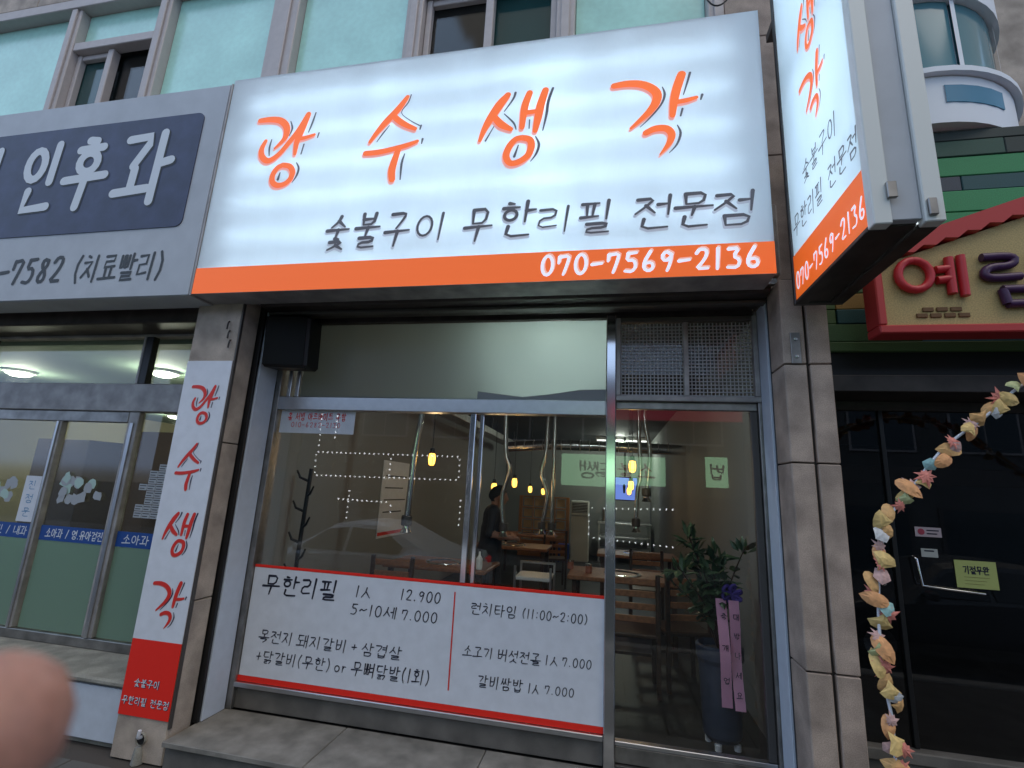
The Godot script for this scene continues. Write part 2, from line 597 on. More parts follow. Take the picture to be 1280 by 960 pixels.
func materials() -> void:
	var speck := noise_tex(0.16, 0.80, 1.0, 3, FastNoiseLite.TYPE_SIMPLEX, 512, 3)
	var cloud := noise_tex(0.012, 0.74, 1.0, 5, FastNoiseLite.TYPE_SIMPLEX_SMOOTH, 512, 5)
	var smear := noise_tex(0.02, 0.95, 1.0, 9, FastNoiseLite.TYPE_SIMPLEX_SMOOTH, 512, 4)
	var fine := noise_tex(0.2, 0.95, 1.0, 11, FastNoiseLite.TYPE_SIMPLEX, 256, 2)
	M.speck = speck
	var stain := noise_tex(0.010, 0.70, 1.0, 61, FastNoiseLite.TYPE_SIMPLEX_SMOOTH, 512, 6)
	M.stone = grained(mat(.74, .575, .47, .75), speck, 1.6, stain, 0.7, 0.15)
	M.stone_pale = grained(mat(.78, .64, .53, .75), speck, 1.6, stain, 0.7, 0.15)
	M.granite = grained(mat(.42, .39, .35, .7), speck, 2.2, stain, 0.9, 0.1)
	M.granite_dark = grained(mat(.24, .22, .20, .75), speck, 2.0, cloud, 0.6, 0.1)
	M.concrete = grained(mat(.50, .48, .42, .9), speck, 1.1, cloud, 0.8, 0.3)
	M.paving = grained(mat(.22, .21, .20, .9), speck, 1.5, cloud, 0.4, 0.2)
	M.asphalt = grained(mat(.055, .055, .057, .9), speck, 2.5, cloud, 0.2, 0.4)
	M.mortar = grained(mat(.09, .075, .065, .95), speck, 3.0)
	M.steel = grained(mat(.60, .60, .62, .32, 1.0), smear, 1.5)
	M.steel_dull = grained(mat(.42, .40, .38, .42, .9), smear, 1.2, cloud, 0.9)
	M.mirror_steel = mat(.72, .72, .74, .12, 1.0)
	M.alu = grained(mat(.50, .47, .46, .5, .3), smear, 1.3, cloud, 0.7)
	M.alu_dark = mat(.10, .09, .085, .5, .5)
	M.panel_blue = grained(mat(.58, .63, .72, .6), smear, 1.0)
	M.rubber = mat(.012, .012, .013, .6)
	M.black = mat(.008, .008, .009, .45)
	M.shutter = grained(mat(.085, .07, .062, .55, .3), smear, 1.0, cloud, 0.8)
	M.win_frame = grained(mat(.52, .46, .44, .55, .1), smear, 1.0)
	var teal := grained(mat(.54, .93, .80, .2), noise_tex(0.006, 0.9, 1.0, 21), 0.45, noise_tex(0.03, 0.95, 1.0, 33), 0.9)
	teal.metallic_specular = .75
	M.teal = teal
	M.dark_pane = mat(.035, .055, .065, .08)
	M.sash_glass = glass(Color(.05, .10, .11), 0.30)
	M.screen_glass = glass(Color(.16, .36, .36), 0.45)
	M.glass = glass(Color(0, 0, 0), 0.02)
	M.green_glass = glass(Color(.05, .12, .08), 0.10)
	M.dim_glass = glass(Color(.06, .07, .07), 0.35)
	M.print_white = grained(mat(.77, .79, .86, .45), smear, 0.8)
	M.ink = mat(.012, .012, .03, .5)
	M.red = mat(.90, .02, .008, .5)
	M.deep_red = mat(.75, .025, .015, .5)
	M.pink_red = mat(.75, .18, .14, .5)
	M.navy = grained(mat(.045, .055, .13, .45), fine, 0.7, cloud, 0.7)
	M.sign_grey = grained(mat(.52, .54, .58, .5), smear, 0.5, noise_tex(0.008, 0.93, 1.0, 51), 0.35)
	M.sign_letter = mat(.66, .69, .73, .5)
	M.sign_ink = mat(.05, .055, .06, .6)
	M.wood_orange = grained(mat(.48, .19, .055, .5), noise_tex(0.05, 0.8, 1.0, 16), 0.9)
	M.wood = grained(mat(.32, .13, .05, .5), noise_tex(0.05, 0.75, 1.0, 14), 0.9)
	M.wood_dark = grained(mat(.07, .032, .016, .45), noise_tex(0.05, 0.6, 1.0, 15), 0.9)
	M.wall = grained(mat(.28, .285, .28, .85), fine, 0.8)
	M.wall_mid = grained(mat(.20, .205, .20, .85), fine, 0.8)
	M.wall_dark = grained(mat(.16, .155, .15, .85), fine, 0.8, cloud, 0.3)
	M.ceiling_dark = mat(.05, .05, .052, .8)
	M.floor = grained(mat(.018, .017, .013, .5), speck, 1.0, cloud, 0.5)
	M.cream = grained(mat(.50, .45, .30, .8), fine, 0.6)
	M.white_plastic = mat(.72, .72, .68, .4)
	M.chrome = mat(.78, .77, .75, .16, 1.0)
	M.leaf = sheer(grained(mat(.035, .07, .025, .45), fine, 6.0), .03, .07, .01)
	M.leaf_light = sheer(grained(mat(.07, .11, .04, .5), fine, 6.0), .05, .1, .02)

# ---------------------------------------------------------------- ground
func street() -> void:
	struct("ground", box(Vector3(160, .2, 160), 0), M.asphalt, Vector3(0, -.458, 0))
	struct("road", box(Vector3(80, .1, 6.4), 0), M.asphalt, Vector3(0, -.40, 6.5))
	var walk := struct("sidewalk", box(Vector3(24, .36, 3.1), 0), M.mortar, Vector3(0, -.186, 1.4))
	var tile := box(Vector3(.294, .04, .294), .004)
	var tints := []
	for k in 4:
		tints.append(grained(mat(.11 + .012 * k, .107 + .011 * k, .10 + .01 * k, .9), M.speck, 1.5 + .3 * k))
	for i in 30:
		for j in 8:
			part(walk, "paving_tile", tile, tints[rng.randi() % 4], Vector3(-6.6 + i * .3, .17, -.72 + j * .3))
	for i in 14:
		part(struct_kerb(), "kerb_stone", box(Vector3(.99, .36, .18), .015), M.granite, Vector3(-7 + i, -.17, 3.05))

var kerb: Node3D
func struct_kerb() -> Node3D:
	if kerb == null:
		kerb = Node3D.new()
		kerb.name = "kerb"
		kerb.set_meta("kind", "structure")
		add_child(kerb)
	return kerb

# ---------------------------------------------------------------- the building: columns, upper wall and windows
func slab_face(parent: Node3D, core_lo: Vector3, core_hi: Vector3, cuts_y: Array, faces: Array, m: Material) -> void:
	# a mortar core with stone slabs on its faces; faces: [axis, sign, from, to] along the other horizontal axis
	bar(parent, "core", core_lo, core_hi, M.mortar, 0)
	for f in faces:
		for i in cuts_y.size() - 1:
			var y0: float = cuts_y[i] + .004
			var y1: float = cuts_y[i + 1] - .004
			var t := .028
			if f[0] == "z":
				bar(parent, "stone_slab", Vector3(f[2] + .003, y0, core_hi.z), Vector3(f[3] - .003, y1, core_hi.z + t), m, .004)
			elif f[1] > 0:
				bar(parent, "stone_slab", Vector3(core_hi.x, y0, f[2] + .003), Vector3(core_hi.x + t, y1, f[3] - .003), m, .004)
			else:
				bar(parent, "stone_slab", Vector3(core_lo.x - t, y0, f[2] + .003), Vector3(core_lo.x, y1, f[3] - .003), m, .004)

func building() -> void:
	var b := thing("stone_column", "beige stone column carrying the long vertical name banner between clinic and restaurant", "column", Vector3(-2.79, 0, .2))
	slab_face(b, Vector3(-.165, 0, -.3), Vector3(.162, 3.0, .222), [0, .92, 1.935, 2.99], [["z", 1, -.19, .19], ["x", 1, .07, .25]], M.stone_pale)
	for y in [[.02, 2.95]]:
		bar(b, "corner_trim", Vector3(.188, y[0] + .18, .228), Vector3(.2, y[1], .252), M.alu_dark, .002)
	var c := thing("stone_column", "grooved beige stone column between the glass door and the garland arch", "column", Vector3(1.08, 0, .2))
	slab_face(c, Vector3(-.095, 0, -.3), Vector3(.12, 3.0, .222), [0, .92, 1.935, 2.48, 2.99], [["z", 1, -.125, -.006], ["z", 1, .006, .12], ["x", -1, .03, .25]], M.stone)
	var plate := bar(c, "bracket_plate", Vector3(-.085, 2.48, .25), Vector3(-.035, 2.66, .262), M.steel_dull, .002)
	for y in [-.05, .05]:
		part(plate, "bolt", lathe([Vector2(0, .008), Vector2(.009, .006), Vector2(.01, 0)], 8), M.steel, Vector3(0, y, .006), Vector3(PI / 2, 0, 0))
	# lintel behind the signs, with the rolled shutter's case
	var lin_ := thing("lintel", "dark beam with roller shutter case under the lit signboard", "lintel", Vector3(-.85, 3, 0))
	bar(lin_, "beam", Vector3(-1.78, .03, -.3), Vector3(1.84, .5, .42), M.stone, .01)
	bar(lin_, "shutter_case", Vector3(-1.70, -.05, .06), Vector3(1.80, .03, .36), M.shutter, .012)
	bar(lin_, "shutter_lip", Vector3(-1.70, -.075, .19), Vector3(1.80, -.052, .25), M.alu_dark, .004)
	bar(lin_, "cover_rail", Vector3(-1.72, -.02, .364), Vector3(1.82, .02, .40), M.steel_dull, .004)
	var lin2 := thing("lintel", "dark rusty beam with bolts over the clinic's glass front", "lintel", Vector3(-5.5, 3, 0))
	bar(lin2, "beam", Vector3(-3.2, -.02, -.3), Vector3(2.53, .5, .42), M.stone, .01)
	bar(lin2, "shutter_case", Vector3(-3.2, -.14, .0), Vector3(2.53, -.02, .3), M.shutter, .01)
	for k in 8:
		bar(lin2, "hanger", Vector3(-3 + k * .42, -.19, .02), Vector3(-2.98 + k * .42, -.13, .05), M.steel_dull, .002)
	# upper storey
	var w := thing("upper_storey", "upper storey with teal window band and beige stone cladding above the signboards", "building", Vector3(0, 3.5, 0))
	bar(w, "spandrel", Vector3(-8.5, 0, -.4), Vector3(1.2, 1.3, .06), M.stone, .0)
	bar(w, "backing", Vector3(-8.5, 1.2, -4.6), Vector3(.82, 3.2, -4.5), M.wall_dark, 0)
	bar(w, "room_floor", Vector3(-8.5, 1.2, -4.499), Vector3(.82, 1.3, -.402), M.wall_dark, 0)
	bar(w, "room_side", Vector3(-8.6, 1.2, -4.6), Vector3(-8.501, 3.2, .0), M.wall_dark, 0)
	bar(w, "room_side", Vector3(.825, 1.301, -4.6), Vector3(.92, 3.2, -.402), M.wall_dark, 0)
	bar(w, "room_ceiling", Vector3(-8.5, 3.101, -4.499), Vector3(.82, 3.2, -.402), M.wall_dark, 0)
	bar(w, "pier", Vector3(.83, 1.3, -.4), Vector3(1.2, 6.0, .1), M.mortar, 0)
	for i in 6:
		bar(w, "stone_slab", Vector3(.83, -.45 + i * 1.0, .1), Vector3(1.198, .543 + i * 1.0, .13), M.stone, .004)
	bar(w, "upper_core", Vector3(-8.5, 3.1, -.4), Vector3(.82, 6.0, .06), M.mortar, 0)
	for i in 12:
		for j in 4:
			bar(w, "stone_slab", Vector3(-8.5 + i * .78, 3.11 + j * .6, .06), Vector3(-7.728 + i * .78, 3.702 + j * .6, .14), M.stone_pale, .004)
	# windows: bays between mullions
	var F: Material = M.win_frame
	var xs := [-7.2, -5.60, -4.44, -3.02, -1.70, -.37, .79]
	bar(w, "window_head", Vector3(-8.4, 2.98, -.02), Vector3(.82, 3.095, .15), F, .006)
	bar(w, "window_sill", Vector3(-8.4, 1.302, -.02), Vector3(.82, 1.36, .16), F, .006)
	for i in xs.size():
		var wd := .075 if i != 3 else .14
		bar(w, "mullion", Vector3(xs[i] - wd, 1.36, -.0), Vector3(xs[i] + wd, 2.98, .12), F, .008)
		bar(w, "mullion_cap", Vector3(xs[i] - wd * .45, 1.36, .12), Vector3(xs[i] + wd * .45, 2.978, .14), F, .004)
	for i in xs.size() - 1:
		var x0: float = xs[i] + .08
		var x1: float = xs[i + 1] - (.08 if i != 2 else .145)
		if i == 3:
			x0 = xs[i] + .145
		var win := Node3D.new()
		win.name = "window"
		w.add_child(win, true)
		if i == 1 or i == 4:
			bar(win, "pane", Vector3(x0, 2.56, .02), Vector3(x1, 2.976, .03), M.teal, 0)
			bar(win, "transom", Vector3(x0, 2.46, .0), Vector3(x1, 2.556, .11), F, .006)
			var mid := -5.07 if i == 1 else -1.03
			bar(win, "pane", Vector3(x0, 1.364, -.02), Vector3(mid, 2.458, -.012), M.screen_glass if i == 1 else M.sash_glass, 0)
			bar(win, "pane", Vector3(mid, 1.364, -.04), Vector3(x1, 2.458, -.03), M.sash_glass if i == 1 else M.screen_glass, 0)
			bar(win, "meeting_stile", Vector3(mid - .035, 1.364, -.01), Vector3(mid + .035, 2.457, .07), F, .006)
			bar(win, "sash", Vector3(x0, 1.364, -.01), Vector3(x0 + .05, 2.457, .05), F, .006)
			bar(win, "sash", Vector3(x1 - .05, 1.364, -.01), Vector3(x1, 2.457, .06), F, .006)
			bar(win, "sash_rail", Vector3(x0 + .052, 2.40, -.01), Vector3(mid - .037, 2.456, .04), F, .006)
		else:
			bar(win, "pane", Vector3(x0, 1.70 + .018, .02), Vector3(x1, 2.976, .03), M.teal, 0)
			bar(win, "pane", Vector3(x0, 1.364, .02), Vector3(x1, 1.712, .03), M.teal, 0)
			bar(win, "glazing_strip", Vector3(x0, 1.7125, .018), Vector3(x1, 1.7175, .032), M.alu_dark, 0)
	# drooping service cable beside the last window
	var cable := thing("service_cable", "thin black cable drooping along the upper stone pier", "cable", Vector3(.7, 5.2, .16))
	part(cable, "wire", tube(bez([Vector3(-.1, .5, 0), Vector3(.02, .1, .05), Vector3(.16, .18, .02), Vector3(.3, .52, 0)]), .006, 6), M.rubber)

# ---------------------------------------------------------------- the restaurant's glass front
func pane(parent: Node, lo: Vector3, hi: Vector3, m: Material = null) -> MeshInstance3D:
	return bar(parent, "glass_pane", lo, hi, m if m else M.glass, 0)

func shopfront() -> void:
	var step := thing("entrance_step", "wide granite entrance step below the restaurant's glass front", "step", Vector3(-.85, 0, 0))
	var n := 4
	for i in n:
		var a := -1.73 + i * .93
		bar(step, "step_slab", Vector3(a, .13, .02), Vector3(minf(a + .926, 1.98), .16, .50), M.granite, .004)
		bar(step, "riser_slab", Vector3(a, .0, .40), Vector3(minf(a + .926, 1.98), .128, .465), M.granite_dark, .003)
	bar(step, "bed", Vector3(-1.73, 0, -.1), Vector3(1.98, .129, .398), M.mortar, 0)
	var f := thing("shopfront", "restaurant glass front with steel frame, sliding sash and frosted upper panel", "shopfront", Vector3(0, 0, 0))
	var P: Material = M.steel_dull
	bar(f, "plinth", Vector3(-2.53, .16, -.08), Vector3(-.022, .298, .0), M.granite_dark, .004)
	bar(f, "sill", Vector3(-2.53, .30, -.06), Vector3(-.022, .332, .035), M.steel, .004)
	bar(f, "jamb", Vector3(-2.565, .16, -.06), Vector3(-2.515, 2.95, .035), P, .004)
	bar(f, "jamb", Vector3(.93, .16, -.06), Vector3(.965, 2.95, .035), P, .004)
	bar(f, "mullion", Vector3(-.02, .16, -.06), Vector3(.044, 2.95, .04), M.mirror_steel, .005)
	bar(f, "transom", Vector3(-2.513, 2.235, -.06), Vector3(-.022, 2.335, .036), M.steel, .004)
	bar(f, "head", Vector3(-2.513, 2.925, -.06), Vector3(.928, 2.99, .03), M.shutter, .004)
	# reveal panels and shutter guides
	bar(f, "reveal_panel", Vector3(-2.60, .162, .04), Vector3(-2.556, 2.95, .235), M.panel_blue, .003)
	bar(f, "shutter_guide", Vector3(-2.605, .162, .24), Vector3(-2.565, 2.95, .264), M.black, .002)
	bar(f, "reveal_panel", Vector3(.948, .162, .04), Vector3(.986, 2.95, .205), M.panel_blue, .003)
	bar(f, "shutter_guide", Vector3(.958, .162, .21), Vector3(.99, 2.95, .228), M.black, .002)
	# lower panes and sashes
	pane(f, Vector3(-2.513, .334, -.004), Vector3(-.95, 2.233, .002))
	pane(f, Vector3(-.93, .334, -.026), Vector3(-.022, 2.233, -.02))
	bar(f, "sash_stile", Vector3(-.965, 1.102, -.012), Vector3(-.925, 2.233, .02), M.mirror_steel, .004)
	bar(f, "sash_stile", Vector3(-.90, .334, -.04), Vector3(-.872, 2.233, -.006), M.mirror_steel, .004)
	# frosted upper panel with the curled film along its lower edge
	var frost := sheer(mat(.08, .09, .092, .35), .92, 1.0, .98)
	bar(f, "frosted_panel", Vector3(-2.36, 2.337, -.012), Vector3(-.022, 2.922, -.004), frost, 0)
	bar(f, "sash_stile", Vector3(-2.40, 2.337, -.014), Vector3(-2.37, 2.922, .012), M.steel, .003)
	bar(f, "sash_stile", Vector3(-2.47, 2.337, -.014), Vector3(-2.44, 2.922, .012), M.steel, .003)
	var curl := PackedVector2Array([Vector2(-.93, 2.338), Vector2(-.024, 2.338), Vector2(-.024, 2.42), Vector2(-.2, 2.415), Vector2(-.42, 2.38), Vector2(-.6, 2.36), Vector2(-.93, 2.398)])
	part(f, "curled_film", prism(curl, .003), mat(.22, .23, .23, .5), Vector3(0, 0, .002))
	# door
	var d := Node3D.new()
	d.name = "door"
	f.add_child(d)
	bar(d, "bottom_rail", Vector3(.046, .196, -.03), Vector3(.928, .285, .012), M.steel_dull, .004)
	bar(d, "rail_lip", Vector3(.046, .287, -.03), Vector3(.928, .31, .016), M.steel, .003)
	bar(d, "top_rail", Vector3(.046, 2.285, -.03), Vector3(.928, 2.335, .012), M.steel_dull, .004)
	bar(d, "stile", Vector3(.885, .312, -.03), Vector3(.928, 2.283, .012), M.alu_dark, .004)
	pane(d, Vector3(.046, .312, -.012), Vector3(.884, 2.283, -.006))
	bar(f, "threshold", Vector3(.046, .16, -.06), Vector3(.928, .192, .03), M.alu_dark, .003)
	# the ribbed glass window over the door
	var v := Node3D.new()
	v.name = "ribbed_window"
	f.add_child(v)
	bar(v, "frame", Vector3(.046, 2.337, -.02), Vector3(.95, 2.372, .045), M.alu, .004)
	bar(v, "frame", Vector3(.046, 2.374, -.02), Vector3(.075, 2.921, .044), M.alu, .004)
	bar(v, "frame", Vector3(.918, 2.374, -.02), Vector3(.948, 2.921, .044), M.alu, .004)
	bar(v, "frame", Vector3(.076, 2.89, -.02), Vector3(.917, 2.921, .044), M.alu_dark, .004)
	bar(v, "meeting_stile", Vector3(.485, 2.374, -.01), Vector3(.518, 2.888, .036), M.alu, .004)
	pane(v, Vector3(.076, 2.374, -.004), Vector3(.484, 2.888, .0), M.dim_glass)
	pane(v, Vector3(.519, 2.374, -.016), Vector3(.917, 2.888, -.012), M.dim_glass)
	var rib := mb()
	var k := 0.0
	while k < .84:
		if absf(.076 + k - .5) > .03:
			bx(rib, Vector3(.082 + k, 2.631, .003), Vector3(.007, .51, .004), .0015)
		k += .024
	k = 0.0
	while k < .5:
		bx(rib, Vector3(.28, 2.382 + k, .006), Vector3(.405, .007, .004), .0015)
		bx(rib, Vector3(.718, 2.382 + k, .006), Vector3(.395, .007, .004), .0015)
		k += .024
	stuff(part(v, "glass_rib", rib.commit(), mat(.40, .40, .41, .25)))
	# printed menu film on the glass
	var mn := thing("menu_panel", "white printed menu panel with red borders and handwritten prices on the glass", "menu", Vector3(0, 0, .004))
	bar(mn, "sheet", Vector3(-2.511, .37, 0), Vector3(-.021, 1.078, .006), M.print_white, .001)
	bar(mn, "red_border", Vector3(-2.53, .334, 0), Vector3(-.021, .368, .008), M.red, .001)
	bar(mn, "red_border", Vector3(-2.511, 1.08, 0), Vector3(-.021, 1.098, .007), M.red, .001)
	part(mn, "divider", text_line(Vector2(-.991, .455), Vector2(-.991, 1.035), .009), M.deep_red, Vector3(0, 0, .008))
	var lines := [["무한리필", [-2.422, 0.906, -1.837, 1.034], .1], ["1人", [-1.703, 0.945, -1.588, 1.019], .1], ["12.900", [-1.372, 0.956, -1.087, 1.025], .1], ["5~10세", [-1.722, 0.833, -1.392, 0.904], .1], ["7.000", [-1.351, 0.834, -1.1, 0.9], .1], ["목전지", [-2.393, 0.592, -2.132, 0.672], .085], ["돼지갈비", [-2.096, 0.59, -1.722, 0.668], .085], ["+", [-1.689, 0.606, -1.643, 0.658], .12], ["삼겹살", [-1.612, 0.588, -1.327, 0.666], .085], ["+닭갈비(무한)", [-2.394, 0.463, -1.826, 0.54], .085], ["or", [-1.794, 0.47, -1.707, 0.535], .1], ["무뼈닭발(1회)", [-1.669, 0.462, -1.12, 0.546], .085], ["런치타임", [-0.876, 0.914, -0.571, 0.985], .085], ["(11:00~2:00)", [-0.536, 0.922, -0.121, 0.978], .1], ["소고기", [-0.909, 0.662, -0.713, 0.724], .09], ["버섯전골", [-0.682, 0.658, -0.407, 0.726], .085], ["1人", [-0.38, 0.667, -0.3, 0.723], .1], ["7.000", [-0.273, 0.672, -0.094, 0.724], .1], ["갈비쌈밥", [-0.8, 0.495, -0.514, 0.564], .085], ["1人", [-0.481, 0.498, -0.411, 0.553], .1], ["7.000", [-0.376, 0.506, -0.197, 0.555], .1]]
	for l in lines:
		letters(mn, "lettering", l[0], l[1][0], l[1][1], l[1][2], l[1][3], M.ink, Vector3(0, 0, .008), Vector3.ZERO, l[2] * 1.22, .1)
	# job notice on the inside of the glass
	var nt := thing("job_notice", "white notice with red writing and phone number inside the window", "notice", Vector3(0, 0, -.012))
	bar(nt, "sheet", Vector3(-2.505, 2.06, -.004), Vector3(-1.875, 2.233, 0), M.print_white, .001)
	letters(nt, "lettering", "홀 서빙 아르바이트 구함", -2.44, 2.158, -1.95, 2.215, M.deep_red, Vector3(0, 0, .001), Vector3.ZERO, .13)
	letters(nt, "phone_number", "010-6282-2130", -2.405, 2.105, -1.99, 2.143, M.deep_red, Vector3(0, 0, .001), Vector3.ZERO, .13)

func text_line(a: Vector2, b: Vector2, w: float) -> Mesh:
	var st := mb()
	add_stroke(st, [Vector3(a.x, a.y, w), Vector3(b.x, b.y, w)], 0.0)
	return st.commit()

# ---------------------------------------------------------------- signs
func tube_lamp(parent: Node, a: Vector3, b: Vector3, m: Material) -> void:
	part(parent, "light_tube", tube([a, a.lerp(b, .5), b], .013, 8), m)

func signs() -> void:
	var face := sheer(mat(.80, .84, .88, .35), 0.94, 0.98, 1.0)
	face.albedo_texture = noise_tex(0.006, .96, 1.0, 71)
	face.uv1_triplanar = true
	face.uv1_world_triplanar = true
	face.uv1_scale = Vector3(.6, .25, .6)
	face.emission_enabled = true
	face.emission = lin(.80, .92, 1.0)
	face.emission_energy_multiplier = .05
	var lamp := glow(.83, .94, 1.0, 18.5)
	var small_lamp := glow(.80, .93, 1.0, 9.5)
	var orange := glow(.95, .16, .028, .62, .9)
	var orange_film := glow(.95, .155, .018, .5, .8)
	var salmon := glow(.95, .42, .36, .42, .8)
	var grey_ink := glow(.10, .10, .12, .3, .8)
	var soft_ink := glow(.42, .45, .52, .5, .8)
	var white_film := glow(.80, .84, .95, .62, .9)
	var pink_film := glow(.95, .50, .40, .5, .9)
	M.orange = orange
	# the long lit sign
	var s := thing("main_lightbox_sign", "long backlit white restaurant signboard with four orange brush syllables", "sign", Vector3(0, 0, .65))
	var x0 := -2.85
	var x1 := .885
	bar(s, "back", Vector3(x0, 2.945, -.23), Vector3(x1, 4.69, -.22), M.alu, 0)
	bar(s, "frame", Vector3(x0, 4.675, -.219), Vector3(x1, 4.695, -.006), M.alu, .003)
	bar(s, "frame", Vector3(x0, 2.935, -.219), Vector3(x1, 2.955, -.006), M.alu, .003)
	bar(s, "frame", Vector3(x0, 2.956, -.219), Vector3(x0 + .015, 4.674, -.006), M.alu, .003)
	bar(s, "frame", Vector3(x1 - .015, 2.956, -.219), Vector3(x1, 4.674, -.006), M.alu, .003)
	bar(s, "face", Vector3(x0, 2.935, -.004), Vector3(x1, 4.695, -.001), face, 0)
	var cols := [[-2.68, -1.52], [-1.62, -.27], [-.58, .72]]
	for c in cols:
		for r in 6:
			tube_lamp(s, Vector3(c[0], 3.09 + r * .272, -.10), Vector3(c[1], 3.09 + r * .272, -.10), lamp)
	bar(s, "orange_band", Vector3(x0, 2.935, .0), Vector3(x1, 3.125, .002), orange_film, 0)
	for g in BRUSH:
		var at := Vector2(BRUSH[g].at[0], BRUSH[g].at[1]) * .001
		brush(s, "brush_shade", g, at + Vector2(-.006, -.016), 1.0, salmon, Vector3(0, 0, .002), Vector3.ZERO, 1.05)
		brush(s, "brush_syllable", g, at, 1.0, orange, Vector3(0, 0, .004))
		brush_edge(s, g, at, 1.0, grey_ink, Vector3(0, 0, .003))
	var sub := [["숯", [-1.868, 3.212, -1.71, 3.459]], ["불", [-1.657, 3.215, -1.489, 3.465]], ["구", [-1.441, 3.217, -1.277, 3.457]], ["이", [-1.233, 3.245, -1.018, 3.43]], ["무", [-0.9, 3.221, -0.726, 3.446]], ["한", [-0.676, 3.235, -0.455, 3.473]], ["리", [-0.441, 3.254, -0.215, 3.422]], ["필", [-0.182, 3.232, 0.021, 3.443]], ["전", [0.137, 3.238, 0.358, 3.45]], ["문", [0.369, 3.236, 0.572, 3.458]], ["점", [0.577, 3.235, 0.807, 3.445]]]
	for c in sub:
		var r: Array = c[1]
		letters(s, "letter_shade", c[0], r[0] - .004, r[1] - .012, r[2] - .004, r[3] - .012, soft_ink, Vector3(0, 0, .002), Vector3.ZERO, .125, .1, .2)
		letters(s, "lettering", c[0], r[0], r[1], r[2], r[3], grey_ink, Vector3(0, 0, .004), Vector3.ZERO, .11, .1, .5)
	letters(s, "number_shade", "070-7569-2136", -.398, 2.98, .815, 3.108, pink_film, Vector3(0, 0, .003), Vector3.ZERO, .17, .05, .2)
	letters(s, "phone_number", "070-7569-2136", -.406, 2.97, .809, 3.098, white_film, Vector3(0, 0, .0045), Vector3.ZERO, .16, .05, .2)
	var al := AreaLight3D.new()
	al.name = "sign_light"
	al.area_size = Vector2(3.6, 1.65)
	al.light_color = Color(.9, .97, 1)
	al.light_energy = .08
	al.shadow_enabled = true
	al.position = Vector3((x0 + x1) / 2, 3.82, .03)
	al.rotation = Vector3(0, PI, 0)
	s.add_child(al)
	# the projecting sign
	var p := thing("projecting_lightbox_sign", "backlit double-sided sign projecting over the pavement on a pale metal case", "sign", Vector3(.985, 0, 1.0))
	var ya := 2.775
	var yb := 5.6
	bar(p, "end_rim", Vector3(.0, ya, .36), Vector3(.064, yb, .41), M.white_plastic, .004)
	bar(p, "end_rim", Vector3(.172, ya, .36), Vector3(.24, yb, .41), M.white_plastic, .004)
	bar(p, "end_panel", Vector3(.066, ya + .02, .36), Vector3(.17, yb, .395), M.sign_grey, .003)
	bar(p, "bottom_rim", Vector3(.0, ya, -.40), Vector3(.064, ya + .02, .358), M.shutter, .003)
	bar(p, "bottom_rim", Vector3(.172, ya, -.40), Vector3(.24, ya + .02, .358), M.shutter, .003)
	bar(p, "bottom_panel", Vector3(.066, ya + .012, -.40), Vector3(.17, ya + .028, .358), M.shutter, .002)
	bar(p, "wall_end", Vector3(.0, ya, -.43), Vector3(.24, yb, -.402), M.alu_dark, .003)
	bar(p, "top_cap", Vector3(.0, yb + .001, -.43), Vector3(.24, yb + .03, .41), M.alu, .003)
	bar(p, "far_face", Vector3(.222, ya + .021, -.40), Vector3(.226, yb - .001, .358), M.white_plastic, 0)
	bar(p, "face", Vector3(.010, ya + .021, -.40), Vector3(.013, yb - .001, .358), face, 0)
	for k in 2:
		for r in 5:
			tube_lamp(p, Vector3(.115, 2.88 + k * 1.35, -.32 + r * .15), Vector3(.115, 4.1 + k * 1.35, -.32 + r * .15), small_lamp)
	for y in [ya + .10, ya + .02]:
		bar(p, "latch", Vector3(.05 if y > ya + .05 else .18, y, .41), Vector3(.085 if y > ya + .05 else .21, y + .07, .425), M.steel_dull, .003)
	bar(p, "arm", Vector3(.09, 3.3, -.55), Vector3(.15, 3.36, -.432), M.alu_dark, .003)
	bar(p, "arm", Vector3(.09, 4.9, -.8), Vector3(.15, 4.96, -.432), M.alu_dark, .003)
	# writing on its near face, which looks toward -x: build facing +z and turn
	var turn := Vector3(0, -PI / 2, 0)
	var zz := func(z: float) -> float: return z - 1.0
	bar(p, "orange_band", Vector3(.0065, ya + .022, -.40), Vector3(.009, 3.05, .358), orange_film, 0)
	for g in [["gwang", 4.99], ["su", 4.56], ["saeng", 4.175], ["gak", 3.75]]:
		brush(p, "brush_shade", g[0], Vector2(-.004, g[1] - .01), .56, salmon, Vector3(.008, 0, 0), turn, 1.15)
		brush(p, "brush_syllable", g[0], Vector2(0, g[1]), .56, orange, Vector3(.006, 0, 0), turn, .95)
		brush_edge(p, g[0], Vector2(0, g[1]), .56, grey_ink, Vector3(.007, 0, 0), turn)
	letters(p, "lettering", "숯불구이", -.185, 3.355, .20, 3.47, grey_ink, Vector3(.006, 0, 0), turn, .09, .1)
	letters(p, "lettering", "무한리필 전문점", -.355, 3.14, .35, 3.26, grey_ink, Vector3(.006, 0, 0), turn, .09, .1)
	letters(p, "phone_number", "070-7569-2136", -.375, 2.845, .35, 2.94, white_film, Vector3(.004, 0, 0), turn, .14, .05)
	# vertical banner on the column
	var bn := thing("vertical_banner", "tall white and red name banner fixed to the stone column", "banner", Vector3(0, 0, .452))
	bar(bn, "white_sheet", Vector3(-2.972, .674, 0), Vector3(-2.602, 2.505, .006), M.print_white, .001)
	bar(bn, "red_sheet", Vector3(-2.972, .243, 0), Vector3(-2.602, .673, .006), M.red, .001)
	var edge_ink := mat(.02, .02, .07, .5)
